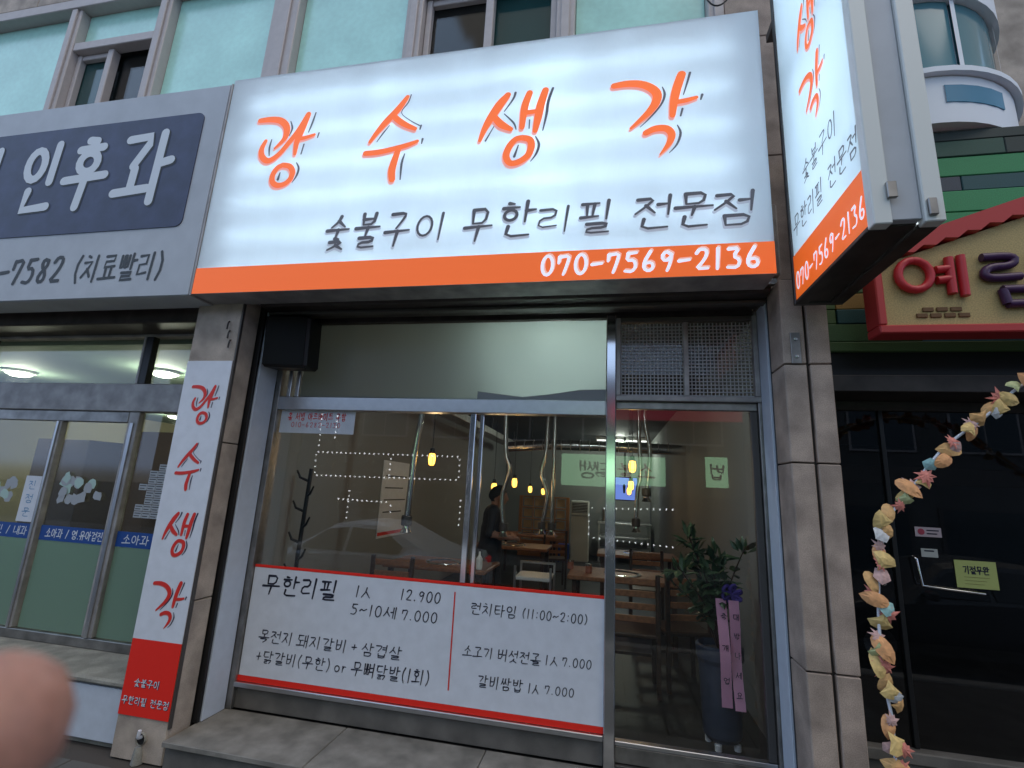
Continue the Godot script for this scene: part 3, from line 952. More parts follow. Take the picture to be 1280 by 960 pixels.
	for g in [["gwang", -2.775, 2.19, .46], ["su", -2.80, 1.765, .47], ["saeng", -2.785, 1.325, .50], ["gak", -2.765, .89, .49]]:
		brush(bn, "brush_shade", g[0], Vector2(g[1] - .003, g[2] - .005), g[3], M.pink_red, Vector3(0, 0, .0065), Vector3.ZERO, 1.05)
		brush(bn, "brush_syllable", g[0], Vector2(g[1], g[2]), g[3], M.deep_red, Vector3(0, 0, .008))
		brush_edge(bn, g[0], Vector2(g[1], g[2]), g[3], edge_ink, Vector3(0, 0, .0075), Vector3.ZERO, 1.2)
	letters(bn, "letter_shade", "숯불구이", -2.887, .404, -2.703, .448, edge_ink, Vector3(0, 0, .0065), Vector3.ZERO, .16, .05)
	letters(bn, "letter_shade", "무한리필 전문점", -2.953, .302, -2.611, .346, edge_ink, Vector3(0, 0, .0065), Vector3.ZERO, .16, .05)
	letters(bn, "lettering", "숯불구이", -2.89, .407, -2.706, .451, M.print_white, Vector3(0, 0, .008), Vector3.ZERO, .12, .05)
	letters(bn, "lettering", "무한리필 전문점", -2.956, .305, -2.614, .349, M.print_white, Vector3(0, 0, .008), Vector3.ZERO, .12, .05)
	# unlit clinic sign
	var c := thing("clinic_sign", "unlit grey clinic signboard with navy panel and pale raised letters", "sign", Vector3(0, 0, .65))
	bar(c, "case", Vector3(-9.0, 2.925, -.23), Vector3(-2.872, 4.665, -.01), M.sign_grey, .004)
	bar(c, "edge_trim", Vector3(-2.871, 2.925, -.22), Vector3(-2.855, 4.665, .004), M.alu, .003)
	bar(c, "face", Vector3(-8.99, 2.93, -.009), Vector3(-2.88, 4.66, .0), M.sign_grey, .002)
	part(c, "navy_panel", rounded_rect(-8.9, 3.465, -3.055, 4.43, .06, .006), M.navy, Vector3(0, 0, .0035))
	for l in [["비", -5.45, -4.93], ["인", -4.70, -4.33], ["후", -4.26, -3.87], ["과", -3.74, -3.27]]:
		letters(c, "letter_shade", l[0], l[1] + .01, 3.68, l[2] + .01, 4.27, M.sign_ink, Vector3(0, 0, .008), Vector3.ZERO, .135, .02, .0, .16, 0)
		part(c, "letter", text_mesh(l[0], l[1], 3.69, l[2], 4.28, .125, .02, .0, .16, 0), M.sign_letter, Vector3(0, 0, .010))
	letters(c, "phone_number", "-7582", -4.66, 3.065, -4.05, 3.275, M.sign_ink, Vector3(0, 0, .002), Vector3.ZERO, .15, .08, .1, .14)
	letters(c, "lettering", "(치료빨리)", -3.93, 3.06, -3.14, 3.265, M.sign_ink, Vector3(0, 0, .002), Vector3.ZERO, .11, .05, .1, .14, 0)

func rounded_rect(x0: float, y0: float, x1: float, y1: float, r: float, t: float) -> Mesh:
	var poly := PackedVector2Array()
	for c in [[x1 - r, y1 - r, 0.0], [x0 + r, y1 - r, PI / 2], [x0 + r, y0 + r, PI], [x1 - r, y0 + r, PI * 1.5]]:
		for k in 6:
			var a: float = c[2] + PI / 2 * k / 5.0
			poly.append(Vector2(c[0] + cos(a) * r, c[1] + sin(a) * r))
	return prism(poly, t)

# ---------------------------------------------------------------- the restaurant inside
func lamp_light(parent: Node, at: Vector3, energy: float, c: Color, size := 0.05) -> void:
	var l := OmniLight3D.new()
	l.name = "lamp_light"
	l.light_energy = energy
	l.light_color = c
	l.light_size = size
	l.omni_range = 14.0
	l.omni_attenuation = 2.0
	l.shadow_enabled = true
	l.position = at
	parent.add_child(l, true)

func shop_room() -> void:
	struct("shop_floor", box(Vector3(3.96, .17, 9.9), 0), M.floor, Vector3(-.85, .085, -5.01))
	struct("shop_ceiling", box(Vector3(4.1, .1, 9.9), 0), M.ceiling_dark, Vector3(-.85, 3.11, -5.02))
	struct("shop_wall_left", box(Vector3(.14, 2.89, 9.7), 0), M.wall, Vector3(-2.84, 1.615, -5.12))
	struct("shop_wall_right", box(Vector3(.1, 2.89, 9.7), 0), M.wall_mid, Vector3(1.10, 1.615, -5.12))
	struct("shop_wall_back", box(Vector3(3.8, 2.89, .12), 0), M.wall, Vector3(-.86, 1.615, -9.92))

func chair(label: String) -> Node3D:
	var c := thing("ladder_back_chair", label, "chair", Vector3.ZERO, 0.0, "wooden chairs inside the restaurant")
	bar(c, "seat", Vector3(-.2, .43, -.2), Vector3(.2, .465, .2), M.wood_dark, .01)
	for sx in [-1, 1]:
		part(c, "leg", box(Vector3(.035, .43, .035), .004), M.wood_dark, Vector3(sx * .175, .215, -.17))
		part(c, "back_post", box(Vector3(.035, .92, .035), .004), M.wood_dark, Vector3(sx * .18, .46, .185))
	for k in 4:
		bar(c, "slat", Vector3(-.16, .55 + k * .095, .178), Vector3(.16, .60 + k * .095, .196), M.wood, .004)
	bar(c, "stretcher", Vector3(-.155, .2, -.18), Vector3(.155, .225, -.16), M.wood_dark, .003)
	return c

func dining_table(label: String, at: Vector3) -> void:
	var t := thing("dining_table", label, "table", at, 0.0, "wooden grill tables inside the restaurant")
	bar(t, "tabletop", Vector3(-.55, .70, -.35), Vector3(.55, .74, .35), M.wood, .008)
	part(t, "grill_ring", lathe([Vector2(.15, 0), Vector2(.17, .012), Vector2(.19, .01), Vector2(.195, 0)], 20), M.chrome, Vector3(0, .741, 0))
	for sx in [-1, 1]:
		for sz in [-1, 1]:
			part(t, "leg", box(Vector3(.05, .70, .05), .005), M.wood_dark, Vector3(sx * .48, .35, sz * .28))

func shop_things() -> void:
	# pendants
	var pend := [[-1.685, 1.98, -1.2, "nearest the coat rack wall poster"], [-1.40, 1.74, -2.7, "behind the man in dark clothes"], [-1.22, 1.82, -3.1, "over the man's shoulder"], [-1.40, 1.75, -5.6, "before the wooden screen, left one"], [-1.24, 1.72, -6.2, "before the wooden screen, right one"], [.235, 2.02, -1.8, "over the tables inside the door, highest"], [.29, 1.86, -3.4, "over the tables inside the door, middle"], [.33, 1.80, -5.0, "over the tables inside the door, lowest"]]
	var bulb_mat := glow(1.0, .52, .08, 4.5)
	var where := ["hanging by the shiny sash stile", "hanging beside the shiny sash stile behind the man", "hanging over the serving cart", "hanging before the left part of the wooden screen", "hanging before the right part of the wooden screen", "hanging just inside the glass door", "hanging over the tables beyond the glass door", "hanging by the television"]
	for i in pend.size():
		var p: Array = pend[i]
		var l := thing("pendant_lamp", "small glowing amber pendant lamp " + where[i], "lamp", Vector3(p[0], p[1], p[2]), 0.0, "amber pendant lamps")
		part(l, "cord", tube([Vector3(0, .10, 0), Vector3(0, 3.06 - p[1], 0)], .004, 5), M.black)
		part(l, "cap", lathe([Vector2(0, .1), Vector2(.022, .09), Vector2(.026, .045), Vector2(.0, .045)], 12), M.black)
		part(l, "bulb", lathe([Vector2(0, -.075), Vector2(.022, -.07), Vector2(.033, -.045), Vector2(.036, .0), Vector2(.028, .04), Vector2(0, .044)], 12), bulb_mat)
		var cage := mb()
		for k in 6:
			var a := TAU * k / 6
			var d := Vector3(cos(a), 0, sin(a))
			add_tube(cage, [d * .03 + Vector3(0, .045, 0), d * .045 + Vector3(0, -.02, 0), d * .03 + Vector3(0, -.085, 0)], .0022, 4)
		part(l, "cage", cage.commit(), M.black)
		lamp_light(l, Vector3(0, -.015, 0), .06, Color(1, .86, .66), .03)
	# exhaust pipes over the grills
	var pipes := [
		[[Vector3(-1.74, 3.05, -1.0), Vector3(-1.752, 2.396, -1), Vector3(-1.775, 2.129, -1), Vector3(-1.79, 1.942, -1), Vector3(-1.79, 1.757, -1), Vector3(-1.80, 1.38, -1)], "beside the sticker notice", .030],
		[[Vector3(-1.19, 3.05, -2.2), Vector3(-1.172, 2.183, -2.2), Vector3(-1.111, 1.95, -2.2), Vector3(-1.18, 1.641, -2.2), Vector3(-1.151, 1.293, -2.2)], "", .026],
		[[Vector3(-.78, 3.05, -3), Vector3(-.799, 2.269, -3), Vector3(-.85, 1.958, -3), Vector3(-.767, 1.659, -3), Vector3(-.826, 1.28, -3)], "", .028],
		[[Vector3(-.70, 3.05, -3.1), Vector3(-.705, 2.3, -3.1), Vector3(-.705, 1.964, -3.1), Vector3(-.713, 1.27, -3.1)], "", .026],
		[[Vector3(.40, 3.05, -2.5), Vector3(.41, 2.59, -2.5), Vector3(.461, 2.265, -2.5), Vector3(.449, 1.991, -2.5), Vector3(.421, 1.75, -2.5)], "", .024],
		[[Vector3(.35, 3.05, -2.7), Vector3(.355, 2.447, -2.7), Vector3(.37, 1.988, -2.7), Vector3(.333, 1.762, -2.7), Vector3(.314, 1.40, -2.7)], "", .024]]
	var pw := ["hanging straight behind the red phone number notice", "hanging beside the man in dark clothes", "hanging in an S before the wooden screen", "hanging straight before the wooden screen", "hanging behind the glass door beside the lamps", "hanging low behind the glass door"]
	for i in pipes.size():
		var pp: Array = pipes[i][0]
		var e := thing("exhaust_pipe", "shiny metal exhaust pipe " + pw[i], "pipe", pp[-1], 0.0, "exhaust pipes over the grill tables")
		var rel := []
		for v in pp:
			rel.append(v - pp[-1])
		part(e, "pipe", tube(bez(rel, 7), pipes[i][2], 12), M.chrome)
		part(e, "collar", lathe([Vector2(.045, .06), Vector2(.05, .05), Vector2(.05, -.02), Vector2(.044, -.03)], 14), M.alu_dark)
		part(e, "nozzle", lathe([Vector2(.028, 0), Vector2(.032, -.05), Vector2(.055, -.09), Vector2(.05, -.092)], 14), M.chrome)
	# ducts
	var dc := thing("ceiling_duct", "round jointed silver duct crossing the room under the black ceiling", "duct", Vector3(-.4, 2.36, -3.5))
	part(dc, "duct", tube([Vector3(-1.0, -.05, 0), Vector3(-.4, 0, 0), Vector3(.3, .0, 0), Vector3(1.4, -.02, 0)], .07, 18), M.chrome)
	for k in 17:
		part(dc, "joint_ring", tube(circle(.074, 16), .006, 5, false), M.steel_dull, Vector3(-.9 + k * .13, -.02 + .02 * minf(1.0, k / 5.0), 0), Vector3(0, PI / 2, 0))
	var tr := thing("cable_tray", "long grey metal tray running along the left wall below the ceiling", "duct", Vector3(-2.2, 2.72, -4.4))
	bar(tr, "tray", Vector3(-.12, -.05, -3.9), Vector3(.12, .06, 3.6), M.steel_dull, .006)
	for k in 7:
		bar(tr, "hanger", Vector3(-.012, .06, -3.5 + k * 1.1), Vector3(.012, .33, -3.48 + k * 1.1), M.alu_dark, .002)
	# wooden screen with shelves of small panes
	var sc := thing("wooden_screen", "orange brown wooden lattice screen with rows of pale paper panes", "screen", Vector3(-1.55, .17, -8.9))
	bar(sc, "post", Vector3(-.62, 0, -.04), Vector3(-.54, 1.42, .04), M.wood_orange, .005)
	bar(sc, "post", Vector3(.54, 0, -.04), Vector3(.62, 1.42, .04), M.wood_orange, .005)
	bar(sc, "board", Vector3(-.54, 0, -.035), Vector3(.54, .34, .02), M.wood_orange, .004)
	var paper := sheer(mat(.66, .46, .25, .8), .5, .36, .2)
	for i in 5:
		bar(sc, "rail", Vector3(-.538, .34 + i * .262, -.03), Vector3(.538, .372 + i * .262, .035), M.wood_orange, .004)
	for j in 3:
		bar(sc, "stile", Vector3(-.285 + j * .27, .373, -.025), Vector3(-.255 + j * .27, 1.386, .03), M.wood_orange, .003)
	for i in 4:
		for j in 4:
			bar(sc, "pane", Vector3(-.5 + j * .27, .40 + i * .262, -.01), Vector3(-.30 + j * .27, .58 + i * .262, .0), paper, 0)
	# floor standing air conditioner
	var ac := thing("air_conditioner", "tall white floor standing air conditioner beside the wooden screen", "air conditioner", Vector3(-.655, .17, -8.6))
	bar(ac, "body", Vector3(-.21, 0, -.15), Vector3(.21, 1.02, .12), M.white_plastic, .02)
	bar(ac, "head", Vector3(-.21, 1.03, -.15), Vector3(.21, 1.37, .14), M.white_plastic, .02)
	bar(ac, "outlet", Vector3(-.18, 1.09, .141), Vector3(.18, 1.32, .146), M.alu_dark, .002)
	for k in 6:
		bar(ac, "louvre", Vector3(-.18, 1.11 + k * .035, .147), Vector3(.18, 1.118 + k * .035, .16), M.white_plastic, .002)
	var bs := thing("blue_stool", "small blue plastic stool by the air conditioner", "stool", Vector3(-1.0, .17, -8.35))
	bar(bs, "seat", Vector3(-.13, .36, -.13), Vector3(.13, .39, .13), mat(.02, .06, .3, .4), .01)
	for sx in [-1, 1]:
		for sz in [-1, 1]:
			part(bs, "leg", box(Vector3(.04, .36, .04), .005), mat(.02, .06, .3, .4), Vector3(sx * .1, .18, sz * .1))
	# kitchen counter at the back
	var k1 := thing("kitchen_counter", "stainless kitchen counter with shelves along the back wall", "counter", Vector3(.35, .17, -9.2))
	bar(k1, "top", Vector3(-.6, .86, -.35), Vector3(.65, .90, .35), M.steel, .006)
	for y in [.25, .55]:
		bar(k1, "shelf", Vector3(-.58, y, -.33), Vector3(.63, y + .03, .33), M.steel, .004)
	for sx in [-.57, .6]:
		for sz in [-.31, .31]:
			part(k1, "leg", box(Vector3(.04, .86, .04), .003), M.steel, Vector3(sx, .43, sz))
	var pot := thing("stock_pot", "large steel stock pot on the kitchen counter", "pot", Vector3(.0, 1.07, -9.1))
	part(pot, "body", lathe([Vector2(0, 0), Vector2(.16, 0), Vector2(.165, .02), Vector2(.165, .3), Vector2(.172, .31)], 20), M.chrome)
	part(pot, "lid", lathe([Vector2(.17, .312), Vector2(.1, .34), Vector2(.02, .35), Vector2(.02, .38), Vector2(0, .385)], 20), M.chrome)
	var fx := thing("kitchen_lamp", "long white ceiling lamp over the kitchen counter", "lamp", Vector3(.3, 2.98, -8.4))
	bar(fx, "housing", Vector3(-.6, .0, -.06), Vector3(.6, .07, .06), M.white_plastic, .004)
	bar(fx, "light_tube", Vector3(-.58, -.03, -.03), Vector3(.58, -.002, .03), glow(.95, 1, .95, 1.5), .004)
	lamp_light(fx, Vector3(0, -.09, 0), 1.1, Color(.95, 1, .93), .1)
	var fw := thing("window_lamp", "white bulkhead lamp behind the frosted panel above the window", "lamp", Vector3(-.42, 2.70, -.20))
	part(fw, "base", box(Vector3(.16, .05, .16), .01), M.white_plastic, Vector3(0, .20, 0))
	part(fw, "stem", tube([Vector3(0, .225, 0), Vector3(0, .36, 0)], .01, 8), M.black)
	part(fw, "bulb", lathe([Vector2(0, -.06), Vector2(.05, -.04), Vector2(.065, .03), Vector2(.05, .1), Vector2(.03, .175), Vector2(0, .176)], 14), glow(.92, 1, .98, 1.2))
	lamp_light(fw, Vector3(0, .03, 0), .58, Color(.93, 1, .98), .06)
	var tv := thing("television", "small wall television with bright blue picture beyond the glass door", "television", Vector3(.36, 1.86, -8.0))
	bar(tv, "case", Vector3(-.28, -.26, -.04), Vector3(.28, .26, .0), M.black, .006)
	bar(tv, "screen", Vector3(-.26, -.24, .001), Vector3(.26, .24, .004), glow(.20, .33, .95, .8), 0)
	part(tv, "picture_figure", prism(PackedVector2Array([Vector2(-.02, -.1), Vector2(.02, -.1), Vector2(.03, .06), Vector2(.012, .1), Vector2(-.012, .1), Vector2(-.03, .06)]), .001), M.black, Vector3(-.02, 0, .0055))
	bar(tv, "bracket", Vector3(-.02, .0, -.2), Vector3(.02, 1.15, -.042), M.black, .003)
	# tables and chairs
	dining_table("wooden grill table inside the glass door", Vector3(.15, .17, -2.2))
	dining_table("wooden grill table next to the man in dark clothes", Vector3(-1.75, .17, -2.0))
	dining_table("wooden grill table halfway along the door-side aisle", Vector3(.40, .17, -4.2))
	dining_table("wooden grill table before the wooden screen", Vector3(-1.5, .17, -6.2))
	dining_table("wooden grill table behind the serving cart", Vector3(-1.4, .17, -4.2))
	var c0 := chair("dark ladder-back chair just inside the glass door, beside the potted plant")
	c0.position = Vector3(.22, .17, -1.25)
	copy_of(c0, Vector3(.62, .17, -1.45), .25, "dark ladder-back chair half hidden by the plant's leaves")
	copy_of(c0, Vector3(.45, .17, -3.2), 0, "dark ladder-back chair at the second table beyond the door")
	copy_of(c0, Vector3(-.9, .17, -5.3), .2, "dark ladder-back chair in front of the wooden screen")
	copy_of(c0, Vector3(-1.9, .17, -1.15), .1, "dark ladder-back chair behind the menu panel")
	# serving cart
	var ct := thing("serving_cart", "light grey metal serving cart with open frame", "cart", Vector3(-.78, .17, -2.25))
	for y in [.30, .62]:
		bar(ct, "tray", Vector3(-.19, y, -.2), Vector3(.19, y + .035, .2), M.white_plastic, .006)
	for sx in [-1, 1]:
		for sz in [-1, 1]:
			part(ct, "leg", box(Vector3(.025, .72, .025), .003), M.steel, Vector3(sx * .19, .40, sz * .19))
			part(ct, "castor", lathe([Vector2(0, -.02), Vector2(.03, -.015), Vector2(.03, .015), Vector2(0, .02)], 12), M.rubber, Vector3(sx * .19, .032, sz * .19), Vector3(0, 0, PI / 2))
	bar(ct, "handle", Vector3(-.2, .74, -.21), Vector3(.2, .765, -.185), M.steel, .006)
	var bt := thing("bottle", "white squeeze bottle on the table beside the man", "bottle", Vector3(-1.28, .915, -1.72))
	part(bt, "body", lathe([Vector2(0, 0), Vector2(.03, 0), Vector2(.033, .02), Vector2(.033, .1), Vector2(.012, .135), Vector2(.008, .17), Vector2(0, .172)], 14), M.white_plastic)
	for q in [[.2, -2.1, "small condiment jar by the grill nearest the glass door"], [.0, -2.3, "small condiment jar on the far edge of that table's grill"]]:
		var j := thing("condiment_jar", q[2], "jar", Vector3(q[0] - .4, .91, q[1]))
		part(j, "body", lathe([Vector2(0, 0), Vector2(.035, 0), Vector2(.035, .07), Vector2(0, .07)], 12), mat(.3, .1, .05, .3))
		part(j, "lid", lathe([Vector2(0, .071), Vector2(.037, .071), Vector2(.037, .09), Vector2(0, .092)], 12), M.chrome)
	# coat rack
	var cr := thing("coat_rack", "thin black branching coat rack behind the left window", "coat rack", Vector3(-2.60, .17, -.62))
	part(cr, "stem", tube([Vector3(0, 0, 0), Vector3(.0, .9, 0), Vector3(.02, 1.64, 0)], .018, 8), M.black)
	for k in 8:
		var y := .62 + k * .13
		var sx := 1.0 if k % 2 == 0 else -1.0
		part(cr, "branch", tube([Vector3(.01, y, 0), Vector3(sx * .06, y + .03, .03), Vector3(sx * .09, y + .09, .04)], [.013, .011, .008], 6), M.black)
	part(cr, "foot", lathe([Vector2(.19, 0), Vector2(.19, .015), Vector2(.03, .04), Vector2(0, .04)], 18), M.black)
	# posters on the left wall and the curtain of wall panels
	var po := thing("wall_menu_poster", "white wall menu poster with red bottom line on the grey left wall", "poster", Vector3(-2.762, 1.55, -2.9))
	bar(po, "sheet", Vector3(-.004, -.5, -.5), Vector3(.004, .45, .5), M.print_white, .001)
	bar(po, "red_line", Vector3(.0045, -.47, -.49), Vector3(.006, -.43, .49), M.deep_red, 0)
	for r in 4:
		part(po, "print_line", text_line(Vector2(-.4, .26 - r * .15), Vector2(.25 - .1 * (r % 2), .26 - r * .15), .016), M.sign_ink, Vector3(.0055, 0, 0), Vector3(0, PI / 2, 0))
	var sw := thing("wall_switch", "white wall control panel by the door on the grey side wall", "switch", Vector3(1.046, 1.22, -.30))
	bar(sw, "plate", Vector3(-.006, -.13, -.035), Vector3(.004, .12, .035), M.white_plastic, .003)
	bar(sw, "display", Vector3(-.009, .05, -.025), Vector3(-.0065, .105, .025), M.black, .001)
	plant()
	shop_person()

func circle(r: float, n: int) -> Array:
	var out := []
	for i in n + 1:
		out.append(Vector3(cos(TAU * i / n), sin(TAU * i / n), 0) * r)
	return out

func leaf_shape(w: float, l: float) -> Mesh:
	var st := mb()
	var pts := [Vector3(0, 0, 0), Vector3(w * .5, l * .35, -.12 * l), Vector3(w * .36, l * .7, -.2 * l), Vector3(0, l, -.34 * l), Vector3(-w * .36, l * .7, -.2 * l), Vector3(-w * .5, l * .35, -.12 * l)]
	var rib := [Vector3(0, l * .35, -.04 * l), Vector3(0, l * .7, -.12 * l)]
	for q in [[pts[0], pts[1], rib[0]], [pts[1], pts[2], rib[1]], [pts[1], rib[1], rib[0]], [pts[2], pts[3], rib[1]], [pts[3], pts[4], rib[1]], [pts[4], pts[5], rib[1]], [pts[5], rib[0], rib[1]], [pts[5], pts[0], rib[0]]]:
		tri(st, q[0], q[1], q[2], Vector3.BACK)
	return st.commit()

func plant() -> void:
	var p := thing("potted_plant", "leafy green potted plant with pink congratulation ribbons inside the glass door", "plant", Vector3(.735, .17, -.45))
	part(p, "pot", lathe([Vector2(0, .05), Vector2(.10, .05), Vector2(.12, .08), Vector2(.135, .5), Vector2(.15, .53), Vector2(.15, .60), Vector2(.135, .61), Vector2(.13, .56), Vector2(0, .56)], 24), mat(.035, .045, .07, .35), Vector3.ZERO)
	part(p, "soil", lathe([Vector2(.13, .565), Vector2(.06, .585), Vector2(0, .58)], 16), M.mortar)
	for k in 4:
		var a := TAU * k / 4 + .5
		part(p, "castor", lathe([Vector2(0, .0), Vector2(.022, .005), Vector2(.022, .04), Vector2(0, .049)], 10), M.white_plastic, Vector3(cos(a) * .09, 0, sin(a) * .09))
	var leaf := [leaf_shape(.052, .11), leaf_shape(.042, .09), leaf_shape(.058, .125)]
	for k in 13:
		var a := rng.randf() * TAU
		var lean := rng.randf_range(.05, .24)
		var h := rng.randf_range(.38, .74)
		var top := Vector3(cos(a) * lean - (.15 if k % 3 == 0 else .02), .58 + h, sin(a) * lean * .7)
		var stem := bez([Vector3(0, .56, 0), Vector3(top.x * .3, .58 + h * .5, top.z * .3), top], 5)
		var br := part(p, "stem", tube(stem, [.009, .008, .008, .007, .007, .006, .006, .005, .005, .004, .003], 5), M.wood_dark)
		for j in 23:
			var t := rng.randf_range(.42, 1.0)
			var at: Vector3 = stem[int(t * 10)]
			var o := part(br, "leaf", leaf[rng.randi() % 3], M.leaf if rng.randf() < .8 else M.leaf_light, at + Vector3(rng.randf_range(-.03, .03), rng.randf_range(-.02, .02), rng.randf_range(-.03, .03)))
			o.rotation = Vector3(rng.randf_range(-1.9, .4), rng.randf() * TAU, rng.randf_range(-.5, .5))
	var bow := mat(.06, .03, .22, .6)
	for k in 6:
		var a := TAU * k / 6
		part(p, "bow_loop", tube(bez([Vector3(0, 0, 0), Vector3(cos(a) * .05, sin(a) * .05 + .01, .02), Vector3(cos(a + .6) * .06, sin(a + .6) * .05, .03), Vector3(0, 0, .01)], 4), .012, 6), bow, Vector3(.06, .95, .13))
	var pink := sheer(mat(.88, .42, .58, .6), .4, .15, .25)
	var rb := [[-.042, .022, "축개업", .0], [.03, .092, "대박나세요", .02]]
	for r in rb:
		var st := mb()
		var xa: float = r[0]
		var xb: float = r[1]
		var pa := []
		for i in 13:
			var y := .92 - i * .053
			pa.append(Vector3(0, y, .17 + .02 * sin(i * .5 + xa * 30) + .001 * i))
		for i in 12:
			var sh: float = .0012 * i
			quad(st, pa[i] + Vector3(xa + sh, 0, 0), pa[i] + Vector3(xb + sh, 0, 0), pa[i + 1] + Vector3(xb + sh, 0, 0), pa[i + 1] + Vector3(xa + sh, 0, 0), Vector3.BACK)
		var ribn := part(p, "ribbon", st.commit(), pink)
		var word: String = r[2]
		for i in word.length():
			var y := .84 - i * (.56 / word.length())
			part(ribn, "character", text_mesh(word[i], xa + .014 + .008, y - .036, xb - .014 + .008, y, .13), M.ink, Vector3(.0, 0, .172 + .001 * (0.92 - y) / .053 + .022))

# ---------------------------------------------------------------- bodies: tapered bones joined by a smooth minimum, meshed as surface nets
func body_mesh(bones: Array, cell: float, blend: float) -> ArrayMesh:
	var lo := Vector3.INF
	var hi := -Vector3.INF
	for b in bones:
		for e in [[b[0], b[2]], [b[1], b[3]]]:
			lo = lo.min(e[0] - Vector3.ONE * (e[1] + cell * 3))
			hi = hi.max(e[0] + Vector3.ONE * (e[1] + cell * 3))
	var n := Vector3i(((hi - lo) / cell).ceil()) + Vector3i.ONE
	var f := PackedFloat32Array()
	f.resize(n.x * n.y * n.z)
	f.fill(1.0)
	var who := PackedByteArray()
	who.resize(f.size())
	for bi in bones.size():
		var b: Array = bones[bi]
		var a: Vector3 = b[0]
		var d: Vector3 = b[1] - a
		var dd := maxf(d.length_squared(), 1e-9)
		var pad := Vector3.ONE * (maxf(b[2], b[3]) + blend + cell * 2)
		var i0 := Vector3i(((a.min(b[1]) - pad - lo) / cell).floor()).max(Vector3i.ZERO)
		var i1 := Vector3i(((a.max(b[1]) + pad - lo) / cell).ceil()).min(n - Vector3i.ONE)
		for z in range(i0.z, i1.z + 1):
			for y in range(i0.y, i1.y + 1):
				for x in range(i0.x, i1.x + 1):
					var p := lo + Vector3(x, y, z) * cell - a
					var t := clampf(p.dot(d) / dd, 0.0, 1.0)
					var v: float = (p - d * t).length() - lerpf(b[2], b[3], t)
					var k := (z * n.y + y) * n.x + x
					var o := f[k]
					if v < o:
						who[k] = bi
					var h := maxf(blend - absf(o - v), 0.0) / blend
					f[k] = minf(o, v) - h * h * blend * .25
	var ids := {}
	var verts := PackedVector3Array()
	var cols := PackedColorArray()
	var steps := [0, 1, n.x, n.x + 1, n.x * n.y, n.x * n.y + 1, n.x * n.y + n.x, n.x * n.y + n.x + 1]
	var offs := [Vector3(0, 0, 0), Vector3(1, 0, 0), Vector3(0, 1, 0), Vector3(1, 1, 0), Vector3(0, 0, 1), Vector3(1, 0, 1), Vector3(0, 1, 1), Vector3(1, 1, 1)]
	var edges := [[0, 1], [2, 3], [4, 5], [6, 7], [0, 2], [1, 3], [4, 6], [5, 7], [0, 4], [1, 5], [2, 6], [3, 7]]
	for z in n.z - 1:
		for y in n.y - 1:
			for x in n.x - 1:
				var k := (z * n.y + y) * n.x + x
				var neg := 0
				for s in steps:
					if f[k + s] < 0.0:
						neg += 1
				if neg == 0 or neg == 8:
					continue
				var sum := Vector3.ZERO
				var c := 0
				for e in edges:
					var va := f[k + steps[e[0]]]
					var vb := f[k + steps[e[1]]]
					if (va < 0.0) != (vb < 0.0):
						sum += (offs[e[0]] as Vector3).lerp(offs[e[1]], va / (va - vb))
						c += 1
				ids[k] = verts.size()
				verts.append(lo + (Vector3(x, y, z) + sum / c) * cell)
				var bb: Array = bones[who[k]]
				cols.append(bb[4] if bb.size() > 4 else Color.WHITE)
	var idx := PackedInt32Array()
	var nrm := PackedVector3Array()
	nrm.resize(verts.size())
	var ax := [1, n.x, n.x * n.y]
	for k in ids:
		for a in 3:
			var u: int = ax[(a + 1) % 3]
			var v: int = ax[(a + 2) % 3]
			var s0: bool = f[k] < 0.0
			if s0 == (f[k + ax[a]] < 0.0):
				continue
			if not (ids.has(k - u) and ids.has(k - v) and ids.has(k - u - v)):
				continue
			var q := [ids[k], ids[k - u], ids[k - u - v], ids[k - v]]
			var out := Vector3.ZERO
			out[a] = 1.0 if s0 else -1.0
			var fn := (verts[q[1]] - verts[q[0]]).cross(verts[q[2]] - verts[q[0]])
			if fn.dot(out) > 0:
				q = [q[0], q[3], q[2], q[1]]
				fn = -fn
			for e in [0, 1, 2, 0, 2, 3]:
				idx.append(q[e])
			for e in q:
				nrm[e] = nrm[e] - fn
	for i in nrm.size():
		nrm[i] = nrm[i].normalized()
	var arr := []
	arr.resize(Mesh.ARRAY_MAX)
	arr[Mesh.ARRAY_VERTEX] = verts
	arr[Mesh.ARRAY_NORMAL] = nrm
	arr[Mesh.ARRAY_COLOR] = cols
	arr[Mesh.ARRAY_INDEX] = idx
	var am := ArrayMesh.new()
	am.add_surface_from_arrays(Mesh.PRIMITIVE_TRIANGLES, arr)
	return am

